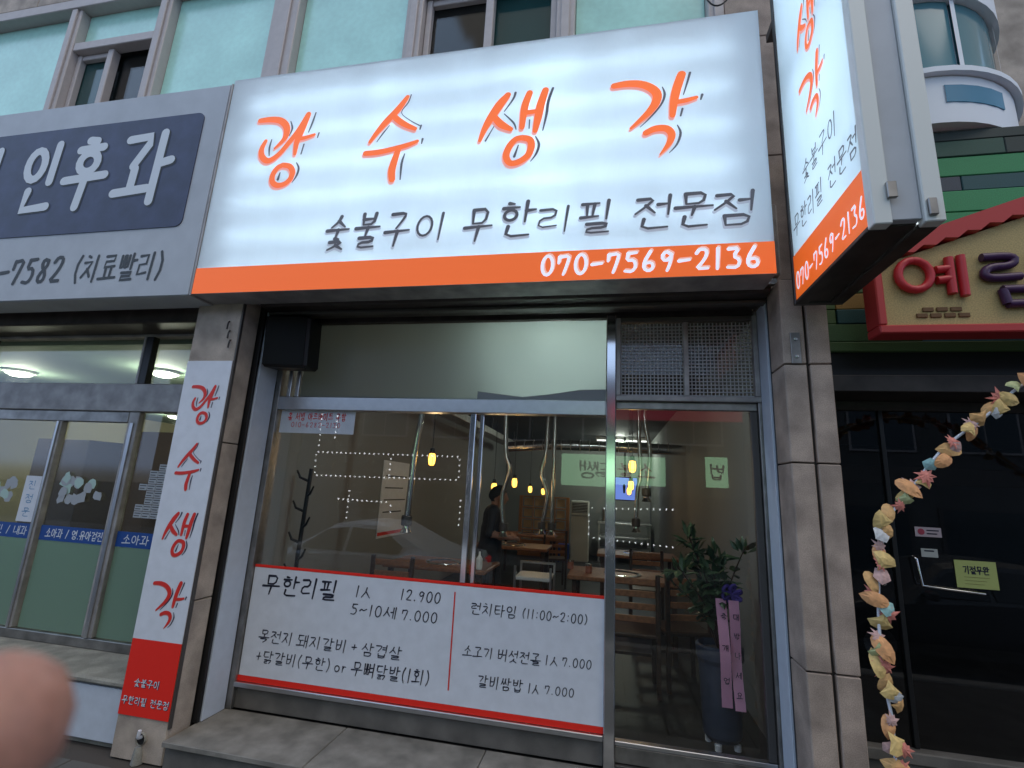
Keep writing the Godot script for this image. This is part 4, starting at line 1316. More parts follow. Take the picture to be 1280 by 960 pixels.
func shop_person() -> void:
	var skin := Color(.36, .19, .13)
	var shirt := Color(.018, .018, .02)
	var trousers := Color(.012, .012, .016)
	var hair := Color(.006, .005, .005)
	var B := []
	var V := func(x: float, y: float, z: float) -> Vector3: return Vector3(x, y, z)
	# trunk, leaning a little forward, facing +x
	B.append([V.call(0, .86, -.05), V.call(0, .86, .05), .125, .125, trousers])
	B.append([V.call(0, .90, 0), V.call(.01, 1.08, 0), .12, .115, shirt])
	B.append([V.call(.01, 1.08, -.05), V.call(.02, 1.24, -.08), .105, .10, shirt])
	B.append([V.call(.01, 1.08, .05), V.call(.02, 1.24, .08), .105, .10, shirt])
	B.append([V.call(.015, 1.29, -.13), V.call(.015, 1.29, .13), .062, .062, shirt])
	B.append([V.call(.03, 1.30, 0), V.call(.06, 1.40, 0), .052, .048, skin])
	# head, bowed
	B.append([V.call(.085, 1.47, 0), V.call(.10, 1.455, 0), .085, .082, skin])
	B.append([V.call(.115, 1.41, 0), V.call(.135, 1.395, 0), .05, .04, skin])
	B.append([V.call(.178, 1.445, 0), V.call(.192, 1.425, 0), .012, .014, skin])
	B.append([V.call(.07, 1.495, 0), V.call(.09, 1.51, 0), .09, .082, hair])
	B.append([V.call(.03, 1.46, 0), V.call(.045, 1.42, 0), .07, .05, hair])
	for s in [-1.0, 1.0]:
		B.append([V.call(.08, 1.455, s * .084), V.call(.08, 1.435, s * .084), .016, .012, skin])
		# arms, forearms held forward
		B.append([V.call(.015, 1.285, s * .17), V.call(-.03, 1.05, s * .225), .052, .043, shirt])
		B.append([V.call(-.03, 1.05, s * .225), V.call(.10, 1.02, s * .19), .042, .036, skin])
		B.append([V.call(.10, 1.02, s * .19), V.call(.20, 1.0, s * .13), .036, .026, skin])
		B.append([V.call(.21, 1.0, s * .125), V.call(.27, .995, s * .095), .026, .026, skin])
		for k in 4:
			var o := (k - 1.5) * .019
			var len: float = [.05, .06, .056, .044][k]
			var root := Vector3(.28, .995 + o * .3, s * .09 + o)
			var mid := root + Vector3(len * .6, -.006, -s * .01)
			B.append([root, mid, .0095, .009, skin])
			B.append([mid, mid + Vector3(len * .4, -.022, -s * .004), .009, .0078, skin])
		B.append([V.call(.235, 1.012, s * .085), V.call(.262, 1.03, s * .06), .011, .01, skin])
		B.append([V.call(.262, 1.03, s * .06), V.call(.29, 1.03, s * .055), .01, .0085, skin])
		# legs
		B.append([V.call(0, .82, s * .085), V.call(.02, .47, s * .10), .088, .06, trousers])
		B.append([V.call(.02, .47, s * .10), V.call(-.015, .11, s * .105), .058, .042, trousers])
		B.append([V.call(-.02, .055, s * .105), V.call(.14, .04, s * .12), .045, .036, shirt])
	var m := StandardMaterial3D.new()
	m.vertex_color_use_as_albedo = true
	m.roughness = .75
	var t := thing("person", "man in dark clothes standing inside with bowed head and forearms held forward", "person", Vector3(-1.36, .174, -2.45), .35)
	part(t, "body", body_mesh(B, .012, .03), m)
	var ap := mb()
	for i in 8:
		var a0 := -1.1 + i * .275
		var a1 := a0 + .275
		var r := .142
		quad(ap, Vector3(cos(a0) * r, 1.05, sin(a0) * r * 1.1), Vector3(cos(a1) * r, 1.05, sin(a1) * r * 1.1), Vector3(cos(a1) * (r + .02), .5, sin(a1) * r * 1.25), Vector3(cos(a0) * (r + .02), .5, sin(a0) * r * 1.25), Vector3(cos(a0), 0, sin(a0)))
	part(t, "apron", ap.commit(), mat(.02, .02, .025, .8))

# ---------------------------------------------------------------- a fingertip of the one who took the picture
func finger() -> void:
	var skin := Color(.52, .26, .19)
	var B := []
	# in the phone's own axes: x right, y up, -z ahead
	var joints := [Vector3(-.0560, -.0366, -.0505), Vector3(-.078, -.052, -.047), Vector3(-.100, -.063, -.030), Vector3(-.128, -.070, .006)]
	B.append([joints[0], joints[1], .0080, .0088, skin])
	B.append([joints[1], joints[2], .0088, .0094, skin])
	B.append([joints[2], joints[3], .0094, .0105, skin])
	for k in 3:   # the other fingers, curled behind the phone
		var o := Vector3(-.004 * k, -.019 * (k + 1), .004 * (k + 1))
		var root := Vector3(-.128, -.070, .006) + o
		var a := root + Vector3(.016, -.002, -.034)
		var b: Vector3 = a + Vector3(.026, .0, -.002) * float([1.0, .92, .75][k])
		B.append([root, a, .0103 - .0006 * k, .0094 - .0006 * k, skin])
		B.append([a, b, .0094 - .0006 * k, .0085 - .0006 * k, skin])
		B.append([b, b + Vector3(.016, .0, .012), .0085 - .0006 * k, .0074 - .0005 * k, skin])
		B.append([root, Vector3(-.150, -.105 - .007 * k, .06), .0125, .017, skin])
	B.append([joints[3], Vector3(-.150, -.098, .06), .0125, .018, skin])
	B.append([Vector3(-.145, -.088, .055), Vector3(-.118, -.072, .062), .015, .0125, skin])
	B.append([Vector3(-.118, -.072, .062), Vector3(-.096, -.055, .046), .0112, .0100, skin])
	B.append([Vector3(-.096, -.055, .046), Vector3(-.080, -.044, .028), .0100, .0088, skin])
	B.append([Vector3(-.150, -.108, .06), Vector3(-.163, -.135, .105), .026, .025, skin])
	B.append([Vector3(-.163, -.135, .105), Vector3(-.19, -.22, .23), .025, .034, skin])
	var m := StandardMaterial3D.new()
	m.vertex_color_use_as_albedo = true
	m.albedo_texture = noise_tex(0.05, .84, 1.0, 81, FastNoiseLite.TYPE_SIMPLEX_SMOOTH, 256, 4)
	m.uv1_triplanar = true
	m.uv1_scale = Vector3.ONE * 40.0
	m.roughness = .5
	m.subsurf_scatter_enabled = true
	m.subsurf_scatter_strength = .15
	var t := thing("person", "out of focus fingertip of a raised hand close to the lens", "person", Vector3(0, 1.72, 3.3))
	t.rotation = Vector3(deg_to_rad(12.286), deg_to_rad(11.66), deg_to_rad(2.928))
	part(t, "hand", body_mesh(B, .0026, .006), m)
	part(t, "sleeve", tube([Vector3(-.178, -.185, .178), Vector3(-.19, -.22, .23), Vector3(-.22, -.32, .36)], [.040, .044, .052], 18, false), mat(.03, .035, .05, .9))

# ---------------------------------------------------------------- the clinic on the left
func clinic() -> void:
	struct("clinic_floor", box(Vector3(7.0, .2, 6.4), 0), M.granite, Vector3(-6.5, .20, -3.26))
	struct("clinic_ceiling", box(Vector3(7.0, .1, 6.4), 0), mat(.20, .27, .21, .8), Vector3(-6.5, 2.86, -3.3))
	struct("clinic_wall_back", box(Vector3(7.0, 2.5, .1), 0), M.cream, Vector3(-6.5, 1.555, -6.4))
	struct("clinic_wall_right", box(Vector3(.1, 2.5, 6.28), 0), M.cream, Vector3(-3.0, 1.555, -3.2))
	struct("clinic_wall_left", box(Vector3(.1, 2.5, 6.28), 0), M.cream, Vector3(-9.95, 1.555, -3.2))
	var part_wall := thing("partition", "cream partition wall with doorway inside the clinic", "partition", Vector3(-6.0, .30, -3.4))
	bar(part_wall, "panel", Vector3(-.9, 0, -.05), Vector3(1.2, 2.5, .05), M.cream, 0)
	bar(part_wall, "door", Vector3(-1.75, 0, -.04), Vector3(-.93, 2.05, .0), mat(.10, .06, .04, .4), .004)
	bar(part_wall, "return", Vector3(1.21, 0, -.05), Vector3(1.31, 2.5, 1.3), M.cream, 0)
	# the ledge in front
	var lg := thing("window_ledge", "worn concrete ledge with pale blue front under the clinic's glass", "ledge", Vector3(-5.9, 0, 0))
	bar(lg, "base", Vector3(-3.2, 0, -.1), Vector3(2.91, .36, .36), M.concrete, 0)
	bar(lg, "ledge_top", Vector3(-3.2, .361, -.1), Vector3(2.91, .40, .42), M.concrete, .015)
	for i in 5:
		bar(lg, "front_panel", Vector3(-3.1 + i * 1.2, .04, .361), Vector3(-1.905 + i * 1.2, .345, .40), M.panel_blue, .006)
	var f := thing("clinic_shopfront", "clinic glass front with frosted lower panes and a blue printed band", "shopfront", Vector3.ZERO)
	var A: Material = M.alu
	bar(f, "bottom_rail", Vector3(-9.1, .402, -.05), Vector3(-2.99, .47, .03), M.steel_dull, .004)
	bar(f, "transom", Vector3(-9.1, 2.19, -.06), Vector3(-2.99, 2.425, .04), A, .006)
	bar(f, "track", Vector3(-9.1, 2.10, -.05), Vector3(-3.9, 2.188, .02), M.steel_dull, .004)
	bar(f, "head", Vector3(-9.1, 2.84, -.06), Vector3(-2.99, 2.86, .03), A, .003)
	var xs := [-8.2, -6.9, -5.45, -4.60, -3.84]
	for i in xs.size():
		var w := .032 if i == 3 else .05
		bar(f, "mullion", Vector3(xs[i] - w, .472, -.03), Vector3(xs[i] + w, 2.098 if i < 4 else 2.188, .025), A, .004)
		bar(f, "mullion_bead", Vector3(xs[i] - w * .4, .472, .026), Vector3(xs[i] + w * .3, 2.098, .034), M.steel, .002)
	for x in [-8.2, -5.62, -3.84]:
		bar(f, "upper_mullion", Vector3(x - .035, 2.427, -.03), Vector3(x + .035, 2.838, .03), M.black, .003)
		bar(f, "upper_bead", Vector3(x - .06, 2.427, -.02), Vector3(x - .037, 2.838, .034), A, .003)
	var frost := sheer(mat(.20, .29, .235, .35), .35, .5, .42)
	var blue := mat(.012, .07, .30, .35)
	var ends := [-9.1] + xs + [-2.99]
	for i in ends.size() - 1:
		var a: float = ends[i] + .055
		var b: float = ends[i + 1] - .055
		bar(f, "frosted_pane", Vector3(a, .474, -.012), Vector3(b, 1.128, -.004), frost, 0)
		pane(f, Vector3(a, 1.13, -.012), Vector3(b, 2.19 if i == 5 else 2.098, -.006), M.green_glass)
		bar(f, "blue_band", Vector3(a, 1.13, -.003), Vector3(b, 1.245, .0), blue, 0)
		if i >= 2:
			var t := "소아과 / 영.유아검진 / 내과"
			var len := .105 * 9.2
			var x := a + .06
			if i == 3:
				x = b - len - .03
			if i == 5:
				t = "소아과 / 영.유아"
				len = .66
			if x + len > b:
				t = "소아과 / 영.유아검진"
				len = minf(b - x - .02, .70)
			letters(f, "lettering", t, x, 1.155, x + len, 1.222, M.print_white, Vector3(0, 0, .001), Vector3.ZERO, .12, .03, .1, .12, 0)
	for q in [[-9.1, -8.24], [-8.16, -5.66], [-5.58, -3.90], [-3.80, -2.99]]:
		pane(f, Vector3(q[0], 2.427, -.012), Vector3(q[1], 2.838, -.006), M.green_glass)
	# stickers on the glass
	var st := thing("opening_hours_strip", "narrow white paper strip with blue vertical letters on the clinic glass", "notice", Vector3(-4.74, 1.44, .003))
	bar(st, "sheet", Vector3(-.085, -.18, -.001), Vector3(.085, .19, .001), M.print_white, 0)
	var bi := mat(.10, .28, .5, .5)
	for k in 3:
		part(st, "character", text_mesh(["진", "정", "문"][k], -.04, .08 - k * .11, .04, .15 - k * .11, .1), bi, Vector3(0, 0, .002))
	var pd := mat(.40, .42, .45, .6)
	var pale := mat(.45, .6, .55, .6)
	var dc := thing("leaf_decal", "pale green and white tree shaped decal on the clinic glass", "decal", Vector3(-4.24, 1.54, .002))
	for k in 15:
		var c := Vector2(rng.randf_range(-.2, .2), rng.randf_range(-.09, .09))
		var poly := PackedVector2Array()
		for j in 9:
			var a := TAU * j / 9
			poly.append(c + Vector2(cos(a), sin(a)) * rng.randf_range(.03, .055))
		part(dc, "decal_leaf", prism(poly, .0006), pd if k % 3 else pale, Vector3(0, 0, k * .0008))
	var dc2 := thing("leaf_decal", "pale green and white tree shaped decal left of the blue lettered paper strip", "decal", Vector3(-5.08, 1.50, .002))
	for k in 11:
		var c := Vector2(rng.randf_range(-.2, .16), rng.randf_range(-.08, .09))
		var poly := PackedVector2Array()
		for j in 9:
			var a := TAU * j / 9
			poly.append(c + Vector2(cos(a), sin(a)) * rng.randf_range(.03, .055))
		part(dc2, "decal_leaf", prism(poly, .0006), pd if k % 3 else pale, Vector3(0, 0, k * .0008))
	var nb := thing("notice_bills", "block of small grey printed notices pasted on the clinic glass", "notice", Vector3(-3.46, 1.55, .002))
	for r in 9:
		var cnt: int = [2, 3, 4, 4, 5, 4, 4, 5, 5][r]
		for k in cnt:
			var bill := bar(nb, "bill", Vector3(.18 - (k + 1) * .078, .23 - r * .053, 0), Vector3(.18 - k * .078 - .004, .278 - r * .053, .0012), pd, 0)
			for q in 2:
				part(bill, "print_line", text_line(Vector2(-.028, .010 - q * .020), Vector2(.028 - .012 * q, .010 - q * .020), .007), M.sign_ink, Vector3(0, 0, .0012))
	# inside
	for q in [[-4.83, 2.72, -1.05, "over the clinic window by the name banner"], [-6.88, 2.72, -1.05, "over the clinic window far from the banner"], [-8.3, 2.72, -4.6, "deep inside the clinic"]]:
		var l := thing("ceiling_lamp", "bright round ceiling lamp " + q[3], "lamp", Vector3(q[0], q[1] + .04, q[2]), 0.0, "clinic ceiling lamps")
		part(l, "rim", lathe([Vector2(.15, .05), Vector2(.15, .02), Vector2(.13, .015)], 20), M.white_plastic)
		part(l, "diffuser", lathe([Vector2(.128, .03), Vector2(.12, .0), Vector2(.07, -.02), Vector2(0, -.025)], 20), glow(.95, 1, .92, 2.4))
		lamp_light(l, Vector3(0, -.07, 0), 1.1, Color(.97, 1, .90), .1)
	var ds := thing("reception_desk", "brown reception desk with papers inside the clinic", "desk", Vector3(-4.55, .30, -1.9))
	bar(ds, "front", Vector3(-.8, 0, -.05), Vector3(1.1, 1.02, .0), M.wood, .006)
	bar(ds, "top", Vector3(-.85, 1.02, -.4), Vector3(1.15, 1.06, .06), M.wood_dark, .006)
	var bd := thing("notice_board", "blue and white notice board on the cream clinic wall", "notice board", Vector3(-5.15, 1.8, -2.0))
	bar(bd, "board", Vector3(.0, -.16, .0), Vector3(.42, .16, .02), mat(.22, .38, .45, .6), .004)
	bar(bd, "sheet", Vector3(.46, -.22, .0), Vector3(.72, .14, .012), M.print_white, .002)
	bar(bd, "picture", Vector3(.48, .04, .013), Vector3(.70, .12, .016), mat(.06, .16, .03, .6), 0)
	bar(bd, "sheet", Vector3(.80, -.3, .0), Vector3(1.05, .12, .012), pale, .002)
	var mo := thing("dark_cabinet", "dark tall cabinet standing inside the clinic's door", "cabinet", Vector3(-6.6, .30, -1.7))
	bar(mo, "body", Vector3(-.4, 0, -.25), Vector3(.4, 1.75, .2), mat(.05, .035, .03, .5), .006)
	bar(mo, "door_gap", Vector3(-.004, .05, .2005), Vector3(.004, 1.7, .203), M.black, 0)
	var co := thing("cash_machine", "grey card terminal and screen behind the pasted notices", "terminal", Vector3(-3.75, 1.36, -1.6))
	bar(co, "screen", Vector3(-.2, .12, -.03), Vector3(.16, .42, .0), M.black, .006)
	bar(co, "foot", Vector3(-.05, .0, -.06), Vector3(.02, .12, .03), M.black, .004)
	bar(co, "paper_tray", Vector3(-.3, .0, .04), Vector3(.2, .09, .2), M.white_plastic, .006)

# ---------------------------------------------------------------- the neighbour on the right
func neighbour() -> void:
	var b := thing("neighbour_fascia", "fascia of striped green, teal and ochre boards beside the restaurant", "fascia", Vector3(0, 0, .3))
	bar(b, "backing", Vector3(1.22, 2.46, -.3), Vector3(6, 4.0, -.03), M.black, 0)
	var pal := [[.03, .05, .045], [.03, .10, .07], [.045, .32, .12], [.07, .085, .11], [.05, .34, .13], [.04, .20, .10], [.10, .18, .06], [.42, .24, .06], [.02, .10, .11], [.09, .18, .07], [.16, .44, .62]]
	var mats := []
	for c in pal:
		mats.append(grained(mat(c[0], c[1], c[2], .6), M.speck, 1.5))
	# rows from the top: [height, [[to x, colour] ...]]
	var rows := [[.07, [[6, 0]]], [.11, [[2.3, 1], [6, 0]]], [.13, [[2.6, 2], [6, 5]]], [.10, [[2.05, 3], [2.5, 8], [6, 3]]], [.14, [[2.4, 4], [6, 2]]], [.13, [[1.9, 5], [6, 4]]], [.12, [[2.2, 8], [6, 1]]], [.12, [[1.7, 2], [6, 5]]], [.12, [[1.6, 9], [6, 2]]], [.10, [[1.31, 6], [1.5, 7], [6, 9]]], [.09, [[1.31, 6], [6, 8]]], [.11, [[1.74, 9], [6, 10]]], [.06, [[6, 6]]]]
	var y := 3.99
	for r in rows:
		var x := 1.225
		for s in r[1]:
			bar(b, "board", Vector3(x, y - r[0] + .004, -.03), Vector3(s[0] - .004, y, rng.randf_range(-.004, .006)), mats[s[1]], .004)
			x = s[0]
		y -= r[0]
	bar(b, "soffit", Vector3(1.22, 2.36, -.5), Vector3(6, 2.455, .0), M.shutter, .004)
	# house shaped sign with raised letters
	var s := thing("house_shaped_sign", "cream house-shaped shop sign with red border and raised red and purple letters", "sign", Vector3(0, 0, .55))
	var creamy := grained(mat(.62, .46, .20, .7), M.speck, 1.2)
	var cherry := mat(.50, .035, .035, .5)
	part(s, "board", prism(PackedVector2Array([Vector2(1.40, 2.64), Vector2(3.9, 2.64), Vector2(3.9, 2.98), Vector2(2.65, 3.42), Vector2(1.40, 2.98)]), .10), creamy)
	bar(s, "border", Vector3(1.36, 2.595, -.05), Vector3(3.94, 2.639, .08), cherry, .006)
	bar(s, "border", Vector3(1.36, 2.64, -.05), Vector3(1.399, 2.97, .08), cherry, .006)
	for side in [1.0, -1.0]:
		var roof := PackedVector2Array()
		roof.append(Vector2(0, .07))
		for k in 27:
			var t := k / 26.0
			roof.append(Vector2(1.42 * t, .07))
		for k in range(26, -1, -1):
			roof.append(Vector2(1.42 * k / 26.0, -.025 + (.022 if k % 2 == 0 else .0)))
		var ro := part(s, "roof_trim", prism(roof, .14), cherry, Vector3(2.65 - side * 1.34, 2.975, .02))
		ro.rotation = Vector3(0, 0, atan2(.44, 1.25)) if side > 0 else Vector3(0, PI, atan2(.44, 1.25))
		ro.position = Vector3(2.65 - side * 1.36, 2.965, .02)
	var letters3 := [["예", 1.46, 2.79, 1.78, 3.01, mat(.55, .02, .03, .4)], ["림", 1.84, 2.74, 2.16, 3.02, mat(.06, .015, .07, .4)]] 
	for l in letters3:
		for k in syllable(l[0]):
			var p := []
			for i in range(0, k.size(), 2):
				p.append(Vector3(lerpf(l[1], l[3], k[i]), lerpf(l[4], l[2], k[i + 1]), .07))
			part(s, "raised_stroke", tube(p if p.size() > 12 else chaikin(p, 2), .021, 10), l[5])
	for r in 2:
		for k in 4 - (1 - r):
			bar(s, "emblem_brick", Vector3(1.545 + k * .062 + (.03 if r == 0 else .0), 2.715 - r * .032, .05), Vector3(1.595 + k * .062 + (.03 if r == 0 else .0), 2.738 - r * .032, .058), mat(.16, .08, .03, .7), .003)
	# dark glass entrance
	var g := thing("neighbour_glass_front", "dark glass entrance of the neighbouring shop behind the leaf garland", "shopfront", Vector3.ZERO)
	var tinted := glass(Color(.02, .022, .02), 0.55)
	bar(g, "sill", Vector3(1.205, .0, -.2), Vector3(6, .42, .03), M.granite_dark, .006)
	bar(g, "sill_cap", Vector3(1.205, .421, -.2), Vector3(6, .48, .06), M.granite_dark, .006)
	for x in [1.24, 1.62, 2.55, 3.6]:
		bar(g, "mullion", Vector3(x - .012, .482, -.03), Vector3(x + .012, 2.36, .012), M.black, .002)
	for q in [[1.254, 1.606], [1.634, 2.536], [2.564, 3.586]]:
		pane(g, Vector3(q[0], .482, -.01), Vector3(q[1], 2.30, -.004), tinted)
	bar(g, "head", Vector3(1.205, 2.301, -.05), Vector3(6, 2.359, .02), M.shutter, .003)
	bar(g, "inner_rail", Vector3(1.254, 1.87, -.06), Vector3(3.6, 1.97, -.04), mat(.10, .07, .06, .6), .004)
	part(g, "handle", tube([Vector3(1.53, 1.46, .0), Vector3(1.53, 1.45, .03), Vector3(1.54, 1.30, .03), Vector3(1.54, 1.29, 0)], .007, 8), M.chrome)  # added chrome bar standing in for a car reflection, no real handle here
	part(g, "handle", tube([Vector3(1.71, 1.46, .0), Vector3(1.71, 1.45, .03), Vector3(1.725, 1.31, .03), Vector3(1.84, 1.30, .03), Vector3(2.02, 1.29, .03), Vector3(2.02, 1.29, 0)], .007, 8), M.chrome)  # bent chrome bar shaped like the mirrored outline of a car, also added
	struct("neighbour_room_wall", box(Vector3(5, 3, .1), 0), M.black, Vector3(3.8, 1.5, -2.6))
	struct("neighbour_room_floor", box(Vector3(5, .1, 2.6), 0), M.granite_dark, Vector3(3.8, .40, -1.3))
	struct("neighbour_room_side", box(Vector3(.06, 2.4, 2.5), 0), M.wall_dark, Vector3(1.19, 1.25, -1.35))
	struct("neighbour_room_ceiling", box(Vector3(5, .1, 2.6), 0), M.black, Vector3(3.8, 2.42, -1.5))
	var y1 := thing("yellow_notice", "yellow paper notice with bold black heading on the dark glass", "notice", Vector3(0, 0, .001))
	bar(y1, "sheet", Vector3(1.91, 1.312, -.001), Vector3(2.11, 1.458, .001), mat(.42, .46, .15, .7), 0)
	letters(y1, "heading", "기절무완", 1.95, 1.388, 2.072, 1.428, M.ink, Vector3(0, 0, .002), Vector3.ZERO, .16, 0, .1, .1, 0)
	for k in 3:
		part(y1, "text_line", text_line(Vector2(1.95, 1.37 - k * .018), Vector2(2.07 - .015 * k, 1.37 - k * .018), .003), mat(.25, .24, .08, .7), Vector3(0, 0, .002))
	var y2 := thing("pink_notice", "small pink white notice with a red stamp on the dark glass", "notice", Vector3(0, 0, .001))
	bar(y2, "sheet", Vector3(1.735, 1.573, -.001), Vector3(1.867, 1.626, .001), mat(.45, .36, .38, .7), 0)
	part(y2, "stamp", lathe([Vector2(.018, 0), Vector2(.016, .001), Vector2(0, .001)], 14), mat(.35, .04, .07, .7), Vector3(1.766, 1.60, .001), Vector3(PI / 2, 0, 0))
	for q in 2:
		part(y2, "print_line", text_line(Vector2(1.796, 1.609 - q * .018), Vector2(1.852 - .01 * q, 1.609 - q * .018), .007), M.ink, Vector3(0, 0, .002))
	var y3 := thing("white_card", "small white card with dark writing under the pink notice", "notice", Vector3(0, 0, .001))
	bar(y3, "sheet", Vector3(1.754, 1.462, -.001), Vector3(1.836, 1.508, .001), mat(.42, .43, .40, .7), 0)
	part(y3, "print_line", text_line(Vector2(1.772, 1.496), Vector2(1.815, 1.496), .008), M.ink, Vector3(0, 0, .002))
	# rounded bay window above
	var bay := thing("round_bay_window", "rounded bay with teal glass and white bands above the striped fascia", "bay window", Vector3(1.95, 4.0, -.42))
	var white := mat(.80, .83, .88, .5)
	var R := .74
	arc_band(bay, "lower_band", R + .05, .0, .33, white)
	arc_band(bay, "ledge", R + .09, .33, .37, white)
	var bt := mat(.10, .24, .28, .12)
	for k in 6:
		arc_piece(bay, "pane", R, .37, .95, -1.6 + k * .62 + .02, -1.6 + (k + 1) * .62 - .02, bt, .02)
		arc_piece(bay, "mullion", R + .02, .37, .95, -1.6 + k * .62 - .02, -1.6 + k * .62 + .02, white, .04)
	arc_band(bay, "upper_band", R + .05, .95, 1.2, white)
	arc_band(bay, "upper_glass", R, 1.2, 2.4, bt)
	arc_piece(bay, "blue_panel", R + .056, .14, .26, .05, .55, mat(.04, .22, .36, .4), .012)
	var nw := thing("neighbour_wall", "pinkish beige rendered wall beside the rounded bay", "wall", Vector3(4.0, 4.0, -.9))
	bar(nw, "render", Vector3(-2.7, 0, -.2), Vector3(3, 5, .2), M.stone_pale, 0)
	bar(nw, "downpipe", Vector3(-1.42, .01, .2), Vector3(-1.34, 5, .28), M.stone, .02)
	garland()

func arc_piece(parent: Node, called: String, r: float, y0: float, y1: float, a0: float, a1: float, m: Material, t := .05) -> MeshInstance3D:
	var st := mb()
	var n := maxi(3, int((a1 - a0) / .12))
	for i in n:
		var p := a0 + (a1 - a0) * i / n
		var q := a0 + (a1 - a0) * (i + 1) / n
		var dp := Vector3(sin(p), 0, cos(p))
		var dq := Vector3(sin(q), 0, cos(q))
		var u0 := Vector3.UP * y0
		var u1 := Vector3.UP * y1
		for e in [[r, 1.0], [r - t, -1.0]]:
			var v := [dp * e[0] + u0, dq * e[0] + u0, dq * e[0] + u1, dp * e[0] + u1]
			var nn := [dp * e[1], dq * e[1], dq * e[1], dp * e[1]]
			for o in [[0, 1, 2], [0, 2, 3]]:
				var f: Vector3 = (v[o[1]] - v[o[0]]).cross(v[o[2]] - v[o[0]])
				for k in (o if f.dot(nn[0]) < 0 else [o[0], o[2], o[1]]):
					st.set_normal(nn[k])
					st.set_uv(Vector2(v[k].x, -v[k].y))
					st.add_vertex(v[k])
		quad(st, dp * r + u0, dq * r + u0, dq * (r - t) + u0, dp * (r - t) + u0, Vector3.DOWN)
		quad(st, dp * r + u1, dq * r + u1, dq * (r - t) + u1, dp * (r - t) + u1, Vector3.UP)
	return part(parent, called, st.commit(), m)

func arc_band(parent: Node, called: String, r: float, y0: float, y1: float, m: Material) -> void:
	arc_piece(parent, called, r, y0 + .002, y1 - .002, -1.62, 2.2, m, .08)

# a paper cut-out that bends back toward its rim
func curled(poly: PackedVector2Array) -> Mesh:
	var st := mb()
	var n := poly.size()
	for i in n:
		var a := poly[i]
		var b := poly[(i + 1) % n]
		var za := -5.0 * a.length_squared() + .25 * a.x * a.y / .06
		var zb := -5.0 * b.length_squared() + .25 * b.x * b.y / .06
		var ma := Vector3(a.x * .5, a.y * .5, -.001)
		var mb_ := Vector3(b.x * .5, b.y * .5, -.001)
		tri(st, Vector3(0, 0, .003), ma, mb_, Vector3.BACK)
		quad(st, ma, Vector3(a.x, a.y, za), Vector3(b.x, b.y, zb), mb_, Vector3.BACK)
	return st.commit()

func garland() -> void:
	var g := thing("leaf_garland_arch", "arch garland of orange, coral and yellow paper leaves over the neighbour's door", "garland", Vector3(0, 0, .9))
	var curve := [Vector3(1.10, .02, 0), Vector3(1.10, .746, 0), Vector3(1.103, .907, 0), Vector3(1.089, 1.048, 0), Vector3(1.089, 1.195, 0), Vector3(1.099, 1.349, 0), Vector3(1.12, 1.507, 0), Vector3(1.167, 1.673, 0), Vector3(1.271, 1.811, 0), Vector3(1.411, 1.986, 0), Vector3(1.576, 2.121, 0), Vector3(1.742, 2.27, 0), Vector3(1.98, 2.38, 0), Vector3(2.2, 2.41, 0)]
	var half := bez(curve, 8)
	var full := half.duplicate()
	for i in range(half.size() - 2, -1, -1):
		full.append(Vector3(4.4 - half[i].x, half[i].y, 0))
	part(g, "wire", tube(full, .006, 6), M.print_white)
	var maple := PackedVector2Array()
	var lobes := [.066, .034, .046, .030, .060, .026, .050, .024, .030, .022, .030, .024, .050, .026, .060, .030, .046, .034]
	for k in 18:
		var a := PI / 2 + TAU * k / 18
		maple.append(Vector2(cos(a), sin(a)) * float(lobes[k]))
	var oval := PackedVector2Array()
	for k in 12:
		var a := TAU * k / 12
		oval.append(Vector2(cos(a) * .034, sin(a) * .058 * (1.15 if k == 3 else 1.0)))
	var fan := PackedVector2Array([Vector2(0, -.04), Vector2(.018, -.01), Vector2(.05, .02), Vector2(.03, .042), Vector2(0, .048), Vector2(-.03, .042), Vector2(-.05, .02), Vector2(-.018, -.01)])
	var blob := PackedVector2Array()
	for k in 10:
		var a := TAU * k / 10
		blob.append(Vector2(cos(a), sin(a)) * (.04 if k % 2 == 0 else .033))
	var shapes := [curled(maple), curled(oval), curled(fan), curled(blob)]
	var grad := noise_tex(0.03, .8, 1.0, 41, FastNoiseLite.TYPE_SIMPLEX_SMOOTH, 256, 2)
	var cols := [[.94, .46, .20], [.94, .32, .25], [.94, .66, .26], [.94, .54, .22], [.68, .72, .36], [.82, .52, .48], [.82, .82, .84], [.42, .70, .68]]
	var ms := []
	for c in cols:
		ms.append(grained(mat(c[0], c[1], c[2], .7), grad, 5.0))
	var at := 8
	var seq := 0
	var order := [[0, 1], [1, 3], [3, 5], [0, 1], [2, 2], [1, 0], [0, 5], [2, 3], [3, 6], [2, 2], [1, 3], [0, 1], [1, 2], [2, 4], [1, 0], [0, 5], [2, 2], [0, 1], [3, 7], [1, 0]]
	var acc := 0.0
	for i in range(1, full.size()):
		acc += full[i].distance_to(full[i - 1])
		while acc > .033:
			acc -= .033
			var o: Array = order[seq % order.size()]
			var jit := Vector3(rng.randf_range(-.025, .025), rng.randf_range(-.02, .02), .008 + .005 * (seq % 5))
			var lf := part(g, "leaf", shapes[o[0]], ms[o[1]], full[i] + jit)
			lf.rotation = Vector3(rng.randf_range(-.35, .35), rng.randf_range(-.35, .35), rng.randf() * TAU)
			lf.scale = Vector3.ONE * rng.randf_range(.62, .98)
			seq += 1

